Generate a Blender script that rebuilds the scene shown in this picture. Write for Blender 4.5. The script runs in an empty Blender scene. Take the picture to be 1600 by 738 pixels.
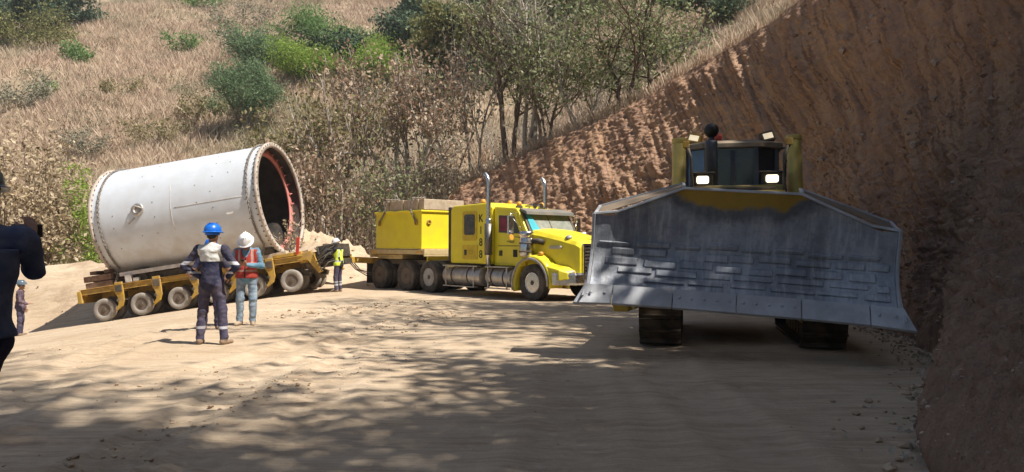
import bpy, math, random
import numpy as np
from mathutils import Vector, Matrix, Euler

SC = bpy.context.scene
COL = SC.collection
R = math.radians

# ------------------------------------------------------------------ camera, light, exposure
CAM_Z = 1.45
FPX = 1200.0                       # focal length in pixels of the 1600 px wide photograph
cam_d = bpy.data.cameras.new('camera'); cam = bpy.data.objects.new('camera', cam_d); COL.objects.link(cam)
cam.location = (0, 0, CAM_Z); cam.rotation_euler = (R(90 + 0.907), 0, 0)
cam_d.sensor_width = 36.0; cam_d.lens = 36.0 * FPX / 1600.0
cam_d.clip_start = 0.05; cam_d.clip_end = 2000
SC.camera = cam

SUN_EL, SUN_AZ = R(57), R(-25)     # azimuth measured from +x (image right), negative = towards the camera
SUN = Vector((math.cos(SUN_EL) * math.cos(SUN_AZ), math.cos(SUN_EL) * math.sin(SUN_AZ), math.sin(SUN_EL)))
w = bpy.data.worlds.new('World'); SC.world = w; w.use_nodes = True
nt = w.node_tree; bg = nt.nodes['Background']
sky = nt.nodes.new('ShaderNodeTexSky'); sky.sky_type = 'NISHITA'; sky.sun_disc = False
sky.sun_elevation = SUN_EL; sky.sun_rotation = math.atan2(SUN.x, SUN.y)
sky.air_density = 1.0; sky.dust_density = 1.2; sky.ozone_density = 1.0
nt.links.new(sky.outputs[0], bg.inputs[0]); bg.inputs[1].default_value = 0.052
sd = bpy.data.lights.new('sun', 'SUN'); so = bpy.data.objects.new('sun', sd); COL.objects.link(so)
sd.energy = 4.8; sd.angle = R(0.53); sd.color = (1.0, 0.95, 0.86)
so.rotation_euler = SUN.to_track_quat('Z', 'Y').to_euler(); so.location = (20, -10, 40)
vs = SC.view_settings
vs.view_transform = 'Standard'; vs.look = 'None'; vs.gamma = 1.0; vs.exposure = 0.76
try: vs.use_curve_mapping = False
except Exception: pass
SC.display_settings.display_device = 'sRGB'
SC.cycles.max_bounces = 6; SC.cycles.diffuse_bounces = 3; SC.cycles.glossy_bounces = 3
SC.cycles.transmission_bounces = 4; SC.cycles.transparent_max_bounces = 6
SC.cycles.use_denoising = True
SC.cycles.sample_clamp_indirect = 6.0

# ------------------------------------------------------------------ helpers
def tag(o, label=None, cat=None, group=None, kind=None):
    if label: o['label'] = label
    if cat: o['category'] = cat
    if group: o['group'] = group
    if kind: o['kind'] = kind
    return o

def empty(name, loc, rot=(0, 0, 0), parent=None):
    o = bpy.data.objects.new(name, None); COL.objects.link(o)
    o.location = loc; o.rotation_euler = rot; o.empty_display_size = 0.3
    if parent: o.parent = parent
    return o

def rotm(rx=0, ry=0, rz=0):
    return np.array(Euler((rx, ry, rz)).to_matrix())

def frame_of(d):
    d = np.array(d, float); d /= np.linalg.norm(d)
    a = np.array([0, 0, 1.0]) if abs(d[2]) < 0.9 else np.array([1.0, 0, 0])
    u = np.cross(a, d); u /= np.linalg.norm(u); v = np.cross(d, u)
    return d, u, v

class MB:
    def __init__(s): s.V = []; s.F = []; s.M = []; s.S = []; s.n = 0
    def add(s, verts, faces, mat=0, smooth=False):
        verts = np.asarray(verts, float)
        s.V.append(verts)
        for f in faces: s.F.append([i + s.n for i in f])
        s.M += [mat] * len(faces)
        s.S += (list(smooth) if isinstance(smooth, (list, tuple)) else [smooth] * len(faces))
        s.n += len(verts); return s
    def box(s, c, size, rot=None, mat=0):
        h = np.array(size, float) / 2
        v = np.array([[x, y, z] for x in (-1, 1) for y in (-1, 1) for z in (-1, 1)]) * h
        if rot is not None: v = v @ np.asarray(rot).T
        f = [(0, 1, 3, 2), (4, 6, 7, 5), (0, 4, 5, 1), (2, 3, 7, 6), (0, 2, 6, 4), (1, 5, 7, 3)]
        return s.add(v + np.array(c, float), f, mat)
    def bar(s, p0, p1, w, h, mat=0):
        p0 = np.array(p0, float); p1 = np.array(p1, float)
        d, u, v = frame_of(p1 - p0)
        L = np.linalg.norm(p1 - p0)
        return s.box((p0 + p1) / 2, (L, w, h), np.stack([d, u, v], 1), mat)
    def lathe(s, prof, p=(0, 0, 0), axis=(0, 0, 1), n=24, mat=0, smooth=True, closed=False):
        d, u, v = frame_of(axis); p = np.array(p, float)
        a = np.linspace(0, 2 * np.pi, n, endpoint=False)
        ring = np.cos(a)[:, None] * u + np.sin(a)[:, None] * v
        V = []; m = len(prof)
        for r, h in prof: V.append(p + ring * r + d * h)
        V = np.concatenate(V); F = []
        mm = m if closed else m - 1
        for i in range(mm):
            j2 = (i + 1) % m
            for k in range(n):
                k2 = (k + 1) % n
                F.append((i * n + k, i * n + k2, j2 * n + k2, j2 * n + k))
        sm = [smooth] * len(F)
        if not closed:
            if prof[0][0] > 1e-4: F.append(tuple(range(n))[::-1]); sm.append(False)
            if prof[-1][0] > 1e-4: F.append(tuple((m - 1) * n + k for k in range(n))); sm.append(False)
        return s.add(V, F, mat, sm)
    def cyl(s, p0, p1, r0, r1=None, n=16, mat=0):
        p0 = np.array(p0, float); p1 = np.array(p1, float)
        L = np.linalg.norm(p1 - p0)
        return s.lathe([(r0, 0), (r0 if r1 is None else r1, L)], p0, p1 - p0, n, mat)
    def tube(s, path, rad, n=8, mat=0, cap=True):
        P = np.asarray(path, float); m = len(P)
        rad = np.full(m, rad) if np.isscalar(rad) else np.asarray(rad)
        T = np.gradient(P, axis=0); T /= np.linalg.norm(T, axis=1)[:, None] + 1e-9
        _, u, v = frame_of(T[0]); a = np.linspace(0, 2 * np.pi, n, endpoint=False)
        V = []
        for i in range(m):
            u = u - T[i] * (u @ T[i]); u /= np.linalg.norm(u) + 1e-9; v = np.cross(T[i], u)
            V.append(P[i] + rad[i] * (np.cos(a)[:, None] * u + np.sin(a)[:, None] * v))
        F = [(i * n + k, i * n + (k + 1) % n, (i + 1) * n + (k + 1) % n, (i + 1) * n + k) for i in range(m - 1) for k in range(n)]
        sm = [True] * len(F)
        if cap: F += [tuple(range(n))[::-1], tuple((m - 1) * n + k for k in range(n))]; sm += [False, False]
        return s.add(np.concatenate(V), F, mat, sm)
    def prism(s, poly, y0, y1, mat=0, smooth=False):
        """poly of (x, z), extruded along y"""
        n = len(poly)
        V = [(x, y0, z) for x, z in poly] + [(x, y1, z) for x, z in poly]
        F = [(i, (i + 1) % n, n + (i + 1) % n, n + i) for i in range(n)]
        sm = [smooth] * n
        F += [tuple(range(n))[::-1], tuple(range(n, 2 * n))]; sm += [False, False]
        return s.add(V, F, mat, sm)
    def loft(s, sections, mat=0, smooth=False, caps=True):
        m = len(sections); n = len(sections[0])
        V = np.concatenate([np.asarray(q, float) for q in sections])
        F = [(i * n + k, i * n + (k + 1) % n, (i + 1) * n + (k + 1) % n, (i + 1) * n + k) for i in range(m - 1) for k in range(n)]
        sm = [smooth] * len(F)
        if caps: F += [tuple(range(n))[::-1], tuple((m - 1) * n + k for k in range(n))]; sm += [False, False]
        return s.add(V, F, mat, sm)
    def build(s, name, mats, parent=None, bevel=0.0, fix=True):
        me = bpy.data.meshes.new(name)
        V = np.concatenate(s.V) if s.V else np.zeros((0, 3))
        me.from_pydata(V.tolist(), [], s.F)
        mats = mats if isinstance(mats, (list, tuple)) else [mats]
        for m in mats: me.materials.append(m)
        me.polygons.foreach_set('material_index', s.M); me.polygons.foreach_set('use_smooth', s.S)
        if fix:
            import bmesh
            bm = bmesh.new(); bm.from_mesh(me); bmesh.ops.recalc_face_normals(bm, faces=bm.faces); bm.to_mesh(me); bm.free()
        me.update()
        o = bpy.data.objects.new(name, me); COL.objects.link(o)
        if parent: o.parent = parent
        if bevel:
            b = o.modifiers.new('bevel', 'BEVEL'); b.width = bevel; b.segments = 2; b.limit_method = 'ANGLE'; b.angle_limit = R(40)
        return o

def raw_mesh(name, V, F, mats, parent=None, smooth=True, matid=None, uv=None):
    """V: n x 3, F: m x k array of equal-sided faces"""
    me = bpy.data.meshes.new(name); V = np.asarray(V, np.float32); F = np.asarray(F, np.int32)
    k = F.shape[1]
    me.vertices.add(len(V)); me.vertices.foreach_set('co', V.ravel())
    me.loops.add(F.size); me.loops.foreach_set('vertex_index', F.ravel())
    me.polygons.add(len(F)); me.polygons.foreach_set('loop_start', np.arange(0, F.size, k, dtype=np.int32))
    me.polygons.foreach_set('loop_total', np.full(len(F), k, np.int32))
    me.polygons.foreach_set('use_smooth', np.full(len(F), smooth, bool))
    for m in (mats if isinstance(mats, (list, tuple)) else [mats]): me.materials.append(m)
    if matid is not None: me.polygons.foreach_set('material_index', np.asarray(matid, np.int32))
    if uv is not None:
        l = me.uv_layers.new(name='UVMap'); l.data.foreach_set('uv', np.asarray(uv, np.float32)[F.ravel()].ravel())
    me.update(calc_edges=True); me.validate()
    o = bpy.data.objects.new(name, me); COL.objects.link(o)
    if parent: o.parent = parent
    return o

def copy_tree(o, parent=None):
    c = o.copy(); COL.objects.link(c); c.parent = parent
    for ch in list(o.children): copy_tree(ch, c)
    return c

# ---- numpy noise
def _hash(i, j, k, seed):
    h = (i.astype(np.uint32) * np.uint32(374761393)) ^ (j.astype(np.uint32) * np.uint32(668265263)) ^ (k.astype(np.uint32) * np.uint32(2147483647)) ^ np.uint32((seed * 974711 + 1013) & 0xffffffff)
    h = (h ^ (h >> np.uint32(13))) * np.uint32(1274126177)
    h = (h ^ (h >> np.uint32(16))) * np.uint32(2246822519)
    return ((h >> np.uint32(8)) & np.uint32(0xffff)).astype(np.float64) / 65535.0

def vnoise(x, y, z=None, seed=0):
    x = np.asarray(x, float); y = np.asarray(y, float)
    z = np.zeros_like(x) if z is None else np.asarray(z, float)
    xi = np.floor(x).astype(np.int64); yi = np.floor(y).astype(np.int64); zi = np.floor(z).astype(np.int64)
    fx = x - xi; fy = y - yi; fz = z - zi
    fx = fx * fx * (3 - 2 * fx); fy = fy * fy * (3 - 2 * fy); fz = fz * fz * (3 - 2 * fz)
    o = 0
    for a in (0, 1):
        for b in (0, 1):
            for c in (0, 1):
                wt = (fx if a else 1 - fx) * (fy if b else 1 - fy) * (fz if c else 1 - fz)
                o = o + wt * _hash((xi + a) & 0xffff, (yi + b) & 0xffff, (zi + c) & 0xffff, seed)
    return o * 2 - 1

def fbm(x, y, z=None, oct=4, seed=0, gain=0.5):
    o = 0; a = 1.0; f = 1.0
    for i in range(oct):
        o = o + a * vnoise(x * f, y * f, None if z is None else z * f, seed + i * 17); a *= gain; f *= 2.03
    return o

def sstep(a, b, x):
    t = np.clip((x - a) / (b - a), 0, 1); return t * t * (3 - 2 * t)

# ------------------------------------------------------------------ materials
class NT:
    def __init__(s, name):
        s.m = bpy.data.materials.new(name); s.m.use_nodes = True
        s.t = s.m.node_tree; s.b = s.t.nodes['Principled BSDF']; s.out = s.t.nodes['Material Output']
    def n(s, typ, **kw):
        nd = s.t.nodes.new(typ)
        for k, v in kw.items():
            if k in nd.inputs: s.set(nd.inputs[k], v)
            else: setattr(nd, k, v)
        return nd
    def set(s, inp, v):
        if isinstance(v, bpy.types.NodeSocket): s.t.links.new(v, inp)
        else: inp.default_value = v
    def noise(s, scale, detail=4, vec=None, rough=0.55, dist=0.0):
        nd = s.n('ShaderNodeTexNoise'); nd.inputs['Scale'].default_value = scale; nd.inputs['Detail'].default_value = detail
        nd.inputs['Roughness'].default_value = rough; nd.inputs['Distortion'].default_value = dist
        if vec is not None: s.t.links.new(vec, nd.inputs['Vector'])
        return nd.outputs['Fac']
    def ramp(s, fac, stops, interp='LINEAR'):
        nd = s.n('ShaderNodeValToRGB'); cr = nd.color_ramp; cr.interpolation = interp
        while len(cr.elements) < len(stops): cr.elements.new(0.5)
        for e, (p, c) in zip(cr.elements, stops):
            e.position = p; e.color = (c, c, c, 1) if np.isscalar(c) else (*c[:3], 1)
        s.t.links.new(fac, nd.inputs[0]); return nd.outputs[0]
    def mix(s, fac, a, b, mode='MIX'):
        nd = s.n('ShaderNodeMix', data_type='RGBA', blend_type=mode)
        for i, v in ((0, fac), (6, a), (7, b)):
            if isinstance(v, bpy.types.NodeSocket): s.t.links.new(v, nd.inputs[i])
            elif i == 0: nd.inputs[0].default_value = v
            else: nd.inputs[i].default_value = (*v[:3], 1)
        return nd.outputs[2]
    def math(s, op, a, b=0.0, clamp=False):
        nd = s.n('ShaderNodeMath', operation=op, use_clamp=clamp)
        for i, v in ((0, a), (1, b)):
            if isinstance(v, bpy.types.NodeSocket): s.t.links.new(v, nd.inputs[i])
            else: nd.inputs[i].default_value = v
        return nd.outputs[0]
    def coord(s, which='Object', scale=None, rot=None):
        o = s.n('ShaderNodeTexCoord').outputs[which]
        if scale is not None or rot is not None:
            mp = s.n('ShaderNodeMapping'); s.t.links.new(o, mp.inputs['Vector'])
            if scale is not None: mp.inputs['Scale'].default_value = scale
            if rot is not None: mp.inputs['Rotation'].default_value = rot
            o = mp.outputs[0]
        return o
    def bump(s, h, strength=0.5, dist=0.02, prev=None):
        nd = s.n('ShaderNodeBump'); nd.inputs['Strength'].default_value = strength; nd.inputs['Distance'].default_value = dist
        s.t.links.new(h, nd.inputs['Height'])
        if prev is not None: s.t.links.new(prev, nd.inputs['Normal'])
        return nd.outputs[0]
    def fin(s, color=None, rough=None, metal=None, normal=None, spec=None):
        for k, v in (('Base Color', color), ('Roughness', rough), ('Metallic', metal), ('Normal', normal), ('Specular IOR Level', spec)):
            if v is None: continue
            if k == 'Base Color' and not isinstance(v, bpy.types.NodeSocket): v = (*v[:3], 1)
            s.set(s.b.inputs[k], v)
        return s.m

DUST = (0.42, 0.31, 0.20)
def plain(name, c, c2=None, rough=0.6, metal=0.0, scale=6.0, bump=0.0, bscale=60.0, dust=0.0, spec=0.4, dcol=DUST, dscale=3.0):
    """paint/metal/cloth with uneven tone and a coat of road dust in patches"""
    q = NT(name); co = q.coord('Object')
    n1 = q.noise(scale, 5, co)
    c2 = c2 or tuple(x * 0.78 for x in c)
    col = q.mix(q.ramp(n1, [(0.35, 0), (0.68, 1)]), c, c2)
    rg = q.math('MULTIPLY_ADD', n1, 0.25); q.t.nodes[-1].inputs[2].default_value = rough - 0.12
    if dust:
        geo = q.n('ShaderNodeNewGeometry'); sep = q.n('ShaderNodeSeparateXYZ'); q.t.links.new(geo.outputs['Normal'], sep.inputs[0])
        up = q.math('MULTIPLY_ADD', sep.outputs[2], 0.28); q.t.nodes[-1].inputs[2].default_value = 0.0
        n2 = q.noise(dscale, 7, co, rough=0.65)
        d = q.math('ADD', q.ramp(n2, [(0.38, 0), (0.72, 1)]), up)
        d = q.math('MULTIPLY', d, dust, clamp=True)
        col = q.mix(d, col, dcol); rg = q.math('ADD', rg, q.math('MULTIPLY', d, 0.35), clamp=True)
    nor = q.bump(q.noise(bscale, 4, co), bump, 0.01) if bump else None
    return q.fin(col, rg, metal, nor, spec)

def leafmat(name, cols, transl=0.35, rough=0.6):
    q = NT(name); geo = q.n('ShaderNodeNewGeometry')
    k = len(cols)
    c = q.ramp(geo.outputs['Random Per Island'], [(i / max(1, k - 1), x) for i, x in enumerate(cols)])
    q.fin(c, rough, spec=0.25)
    tr = q.n('ShaderNodeBsdfTranslucent'); q.t.links.new(c, tr.inputs[0])
    mx = q.n('ShaderNodeMixShader'); mx.inputs[0].default_value = transl
    q.t.links.new(q.b.outputs[0], mx.inputs[1]); q.t.links.new(tr.outputs[0], mx.inputs[2]); q.t.links.new(mx.outputs[0], q.out.inputs[0])
    return q.m

M = {}
M['yellow'] = plain('yellow_paint', (0.86, 0.72, 0.03), (0.80, 0.65, 0.03), 0.32, scale=1.5, dust=0.1, spec=0.5)
M['yellow_worn'] = plain('worn_yellow_paint', (0.56, 0.33, 0.02), (0.30, 0.17, 0.03), 0.6, scale=5, dust=0.45, bump=0.2)
M['yellow_dozer'] = plain('dozer_yellow_paint', (0.62, 0.46, 0.06), (0.48, 0.35, 0.06), 0.5, scale=4, dust=0.35)
M['cream'] = plain('dusty_cream_deck', (0.62, 0.50, 0.22), (0.55, 0.40, 0.2), 0.6, dust=0.5)
M['black'] = plain('black_rubber_paint', (0.02, 0.02, 0.02), (0.035, 0.033, 0.03), 0.6, dust=0.25)
M['dark'] = plain('dark_dusty_steel', (0.045, 0.04, 0.036), (0.09, 0.07, 0.05), 0.7, dust=0.35, scale=9)
M['tyre'] = plain('dusty_tyre_rubber', (0.055, 0.05, 0.046), (0.095, 0.082, 0.07), 0.9, dust=0.4, bump=0.3, spec=0.15, dcol=(0.30, 0.24, 0.18))
M['tyre_pale'] = plain('pale_dust_tyre_rubber', (0.27, 0.245, 0.22), (0.36, 0.33, 0.29), 0.95, dust=0.6, bump=0.3, spec=0.1, dcol=(0.40, 0.34, 0.28))
M['chrome'] = plain('dull_chrome', (0.72, 0.71, 0.69), (0.6, 0.59, 0.57), 0.22, 1.0, dust=0.2)
M['alu'] = plain('dusty_aluminium', (0.55, 0.53, 0.50), (0.42, 0.40, 0.38), 0.42, 0.75, dust=0.4)
M['rimgrey'] = plain('grey_rim_paint', (0.46, 0.45, 0.45), (0.32, 0.3, 0.28), 0.5, 0.3, dust=0.3)
M['rimdark'] = plain('dirty_dark_rim', (0.16, 0.12, 0.095), (0.075, 0.06, 0.05), 0.7, 0.1, dust=0.25)
M['rust'] = plain('rusty_brown_steel', (0.13, 0.065, 0.04), (0.24, 0.14, 0.09), 0.85, 0.1, scale=8, bump=0.4, dust=0.3)
M['ring'] = plain('weathered_flange_steel', (0.54, 0.48, 0.43), (0.36, 0.29, 0.24), 0.75, 0.1, scale=4, dust=0.3)
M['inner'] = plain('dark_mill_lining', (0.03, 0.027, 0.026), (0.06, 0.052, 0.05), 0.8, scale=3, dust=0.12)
M['pink'] = plain('faded_red_primer', (0.66, 0.22, 0.20), (0.55, 0.20, 0.17), 0.7, scale=6, dust=0.3)
M['red'] = plain('red_paint', (0.55, 0.05, 0.03), rough=0.5)
M['glass'] = plain('dark_window_glass', (0.015, 0.017, 0.02), (0.03, 0.03, 0.035), 0.12, spec=0.7, dust=0.12)
M['amber'] = plain('amber_lens', (0.72, 0.36, 0.06), (0.66, 0.32, 0.06), 0.35)
M['redlens'] = plain('red_lens', (0.6, 0.09, 0.07), rough=0.25)
M['timber'] = plain('weathered_timber', (0.56, 0.45, 0.33), (0.40, 0.30, 0.20), 0.85, scale=7, bump=0.5, bscale=25)
M['steelwhite'] = plain('pale_steel_beam', (0.60, 0.56, 0.52), (0.45, 0.41, 0.38), 0.6, dust=0.35)
M['letter'] = plain('black_lettering', (0.015, 0.015, 0.015), rough=0.5)
M['rope'] = plain('lashing_steel', (0.20, 0.17, 0.14), (0.30, 0.26, 0.22), 0.6, 0.3)
M['cyan'] = plain('cyan_windscreen_film', (0.06, 0.45, 0.55), rough=0.4)
M['curtain'] = plain('dark_red_curtain', (0.30, 0.05, 0.08), (0.12, 0.03, 0.04), 0.8)
M['blue_dark'] = plain('dark_blue_steel', (0.05, 0.07, 0.10), (0.035, 0.045, 0.06), 0.5, dust=0.2)

def shell_mat():
    q = NT('white_shell_paint'); co = q.coord('Object')
    st = q.coord('Object', scale=(0.6, 5, 5))
    n = q.noise(2.0, 6, co); n2 = q.noise(1.4, 6, st, rough=0.65)
    c = q.mix(q.ramp(n, [(0.3, 0), (0.75, 1)]), (0.60, 0.635, 0.685), (0.53, 0.545, 0.57))
    c = q.mix(q.math('MULTIPLY', q.ramp(n2, [(0.58, 0), (0.78, 1)]), 0.25), c, (0.46, 0.40, 0.34))
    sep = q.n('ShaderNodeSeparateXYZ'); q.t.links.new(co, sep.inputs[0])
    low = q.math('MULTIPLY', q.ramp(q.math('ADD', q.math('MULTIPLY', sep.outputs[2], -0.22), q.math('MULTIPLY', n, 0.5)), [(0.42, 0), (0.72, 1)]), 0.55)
    c = q.mix(low, c, (0.36, 0.27, 0.20))          # shade and brown ground bounce painted into the shell's lower side
    return q.fin(c, 0.5, spec=0.4)
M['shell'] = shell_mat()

def lamp_mat(name, col, e):
    q = NT(name); q.fin(col, 0.3); q.set(q.b.inputs['Emission Color'], (*col, 1)); q.set(q.b.inputs['Emission Strength'], e); return q.m
M['lamp'] = lamp_mat('lit_headlamp', (1.0, 0.88, 0.66), 1.35)
M['lampdim'] = lamp_mat('lit_work_lamp', (1.0, 0.84, 0.58), 0.38)

def windscreen_mat():
    q = NT('windscreen_glass'); q.fin((0.10, 0.12, 0.11), 0.08, spec=0.8)
    tr = q.n('ShaderNodeBsdfTransparent'); tr.inputs[0].default_value = (0.75, 0.8, 0.78, 1)
    mx = q.n('ShaderNodeMixShader'); mx.inputs[0].default_value = 0.45
    q.t.links.new(tr.outputs[0], mx.inputs[1]); q.t.links.new(q.b.outputs[0], mx.inputs[2]); q.t.links.new(mx.outputs[0], q.out.inputs[0])
    return q.m
M['windscreen'] = windscreen_mat()

def ground_mat():
    q = NT('packed_dirt'); co = q.coord('Object')
    big = q.noise(0.22, 5, co); mid = q.noise(1.6, 6, co, rough=0.65); fine = q.noise(16, 6, co, rough=0.7); grit = q.noise(95, 3, co, rough=0.6)
    st = q.noise(1.1, 6, q.coord('Object', scale=(0.35, 2.6, 1), rot=(0, 0, 0.25)), rough=0.6)
    c = q.mix(q.ramp(big, [(0.36, 0), (0.66, 1)]), (0.58, 0.46, 0.335), (0.48, 0.365, 0.25))
    c = q.mix(q.math('MULTIPLY', q.ramp(mid, [(0.48, 0), (0.72, 1)]), 0.5), c, (0.38, 0.27, 0.175))
    c = q.mix(q.math('MULTIPLY', q.ramp(st, [(0.54, 0), (0.7, 1)]), 0.38), c, (0.30, 0.195, 0.115))
    c = q.mix(q.math('MULTIPLY', q.ramp(fine, [(0.5, 0), (0.7, 1)]), 0.33), c, (0.66, 0.54, 0.38))
    c = q.mix(q.math('MULTIPLY', q.ramp(grit, [(0.60, 0), (0.72, 1)]), 0.45), c, (0.25, 0.17, 0.11))
    s2 = q.noise(2.6, 6, q.coord('Object', scale=(0.4, 4.5, 1), rot=(0, 0, 0.12)), rough=0.7)
    c = q.mix(q.math('MULTIPLY', q.ramp(s2, [(0.46, 0), (0.64, 1)]), 0.5), c, (0.30, 0.21, 0.14))
    dk = q.noise(0.55, 6, q.coord('Object', scale=(1.0, 0.55, 1)), rough=0.7)
    c = q.mix(q.math('MULTIPLY', q.ramp(dk, [(0.56, 0), (0.66, 1)]), 0.45), c, (0.27, 0.175, 0.11))
    b = q.bump(st, 0.5, 0.03); b = q.bump(s2, 0.6, 0.02, b); b = q.bump(mid, 0.45, 0.03, b); b = q.bump(fine, 0.8, 0.02, b); b = q.bump(grit, 0.45, 0.006, b)
    return q.fin(c, 0.95, spec=0.1, normal=b)
M['ground'] = ground_mat()

def bank_mat():
    q = NT('cut_earth'); uv = q.n('ShaderNodeUVMap'); uv.uv_map = 'UVMap'
    def mp(sx, sy, rot=0.0):
        m = q.n('ShaderNodeMapping'); q.t.links.new(uv.outputs[0], m.inputs[0]); m.inputs['Scale'].default_value = (sx, sy, 1); m.inputs['Rotation'].default_value = (0, 0, rot); return m.outputs[0]
    co = q.coord('Object')
    big = q.noise(0.25, 5, co); mid = q.noise(1.3, 6, co, rough=0.65); fine = q.noise(9, 6, co, rough=0.7); grit = q.noise(45, 4, co, rough=0.65)
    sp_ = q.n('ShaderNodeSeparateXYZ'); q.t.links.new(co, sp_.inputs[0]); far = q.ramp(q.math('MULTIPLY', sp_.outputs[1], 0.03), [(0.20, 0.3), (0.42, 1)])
    streak = q.noise(1.0, 6, mp(2.6, 0.16), rough=0.65); streak2 = q.noise(1.0, 5, mp(7, 0.35), rough=0.65)
    c = q.mix(q.ramp(big, [(0.36, 0), (0.66, 1)]), (0.54, 0.335, 0.225), (0.40, 0.245, 0.165))
    c = q.mix(q.math('MULTIPLY', q.ramp(mid, [(0.45, 0), (0.7, 1)]), 0.6), c, (0.28, 0.18, 0.13))
    c = q.mix(q.math('MULTIPLY', q.math('MULTIPLY', q.ramp(streak, [(0.46, 0), (0.58, 1)]), far), 0.75), c, (0.60, 0.375, 0.23))
    c = q.mix(q.math('MULTIPLY', q.math('MULTIPLY', q.ramp(streak2, [(0.50, 0), (0.62, 1)]), far), 0.75), c, (0.20, 0.115, 0.08))
    pale = q.math('MULTIPLY', q.ramp(fine, [(0.56, 0), (0.68, 1)]), q.ramp(mid, [(0.42, 0.15), (0.62, 0.9)]))
    c = q.mix(q.math('MULTIPLY', pale, 0.55), c, (0.58, 0.47, 0.39))
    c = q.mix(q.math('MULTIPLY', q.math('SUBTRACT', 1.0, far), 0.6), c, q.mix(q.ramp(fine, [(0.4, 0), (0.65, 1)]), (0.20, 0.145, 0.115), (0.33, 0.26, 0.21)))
    b = q.bump(streak2, 0.5, 0.06); b = q.bump(fine, 1.0, 0.09, b); b = q.bump(grit, 0.9, 0.03, b)
    return q.fin(c, 0.95, spec=0.08, normal=b)
M['bank'] = bank_mat()

def hill_mat():
    q = NT('dry_grass_soil'); co = q.coord('Object')
    n = q.noise(0.12, 6, co); f = q.noise(1.5, 6, q.coord('Object', scale=(2.2, 0.5, 0.5)), rough=0.7); g = q.noise(0.06, 4, co)
    c = q.mix(q.ramp(n, [(0.36, 0), (0.64, 1)]), (0.42, 0.32, 0.23), (0.32, 0.25, 0.175))
    c = q.mix(q.math('MULTIPLY', q.ramp(f, [(0.45, 0), (0.7, 1)]), 0.6), c, (0.38, 0.275, 0.18))
    c = q.mix(q.math('MULTIPLY', q.ramp(g, [(0.52, 0), (0.66, 1)]), 0.5), c, (0.14, 0.15, 0.065))
    return q.fin(c, 0.95, spec=0.05, normal=q.bump(f, 0.9, 0.3))
M['hill'] = hill_mat()

def grass_mat():
    q = NT('dry_grass_blades'); geo = q.n('ShaderNodeNewGeometry'); co = q.coord('Object')
    c = q.ramp(geo.outputs['Random Per Island'], [(0, (0.46, 0.335, 0.24)), (0.35, (0.60, 0.46, 0.34)), (0.7, (0.68, 0.55, 0.42)), (1, (0.54, 0.43, 0.315))])
    g = q.noise(0.085, 5, co); r = q.noise(0.2, 3, co)
    c = q.mix(q.math('MULTIPLY', q.ramp(g, [(0.50, 0), (0.62, 1)]), 0.6), c, (0.28, 0.27, 0.165))
    c = q.mix(q.math('MULTIPLY', q.ramp(r, [(0.5, 0), (0.65, 1)]), 0.35), c, (0.47, 0.32, 0.245))
    q.fin(c, 0.8, spec=0.1)
    tr = q.n('ShaderNodeBsdfTranslucent'); q.t.links.new(c, tr.inputs[0]); mx = q.n('ShaderNodeMixShader'); mx.inputs[0].default_value = 0.3
    q.t.links.new(q.b.outputs[0], mx.inputs[1]); q.t.links.new(tr.outputs[0], mx.inputs[2]); q.t.links.new(mx.outputs[0], q.out.inputs[0])
    return q.m
M['grass'] = grass_mat()

def bark(name, c1, c2):
    q = NT(name); st = q.coord('Object', scale=(8, 8, 1.6)); n = q.noise(1.5, 5, st); n2 = q.noise(1.1, 3, q.coord('Object'))
    c = q.mix(q.ramp(n, [(0.35, 0), (0.65, 1)]), c1, c2); c = q.mix(q.math('MULTIPLY', q.ramp(n2, [(0.5, 0), (0.6, 1)]), 0.5), c, tuple(x * 1.5 for x in c1))
    return q.fin(c, 0.9, spec=0.1, normal=q.bump(n, 0.5, 0.02))
M['bark_dark'] = bark('dark_bark', (0.085, 0.062, 0.048), (0.15, 0.11, 0.085))
M['bark_grey'] = bark('pale_grey_bark', (0.46, 0.41, 0.35), (0.26, 0.22, 0.18))
M['bark_brown'] = bark('brown_bark', (0.22, 0.17, 0.13), (0.12, 0.09, 0.066))
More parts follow.
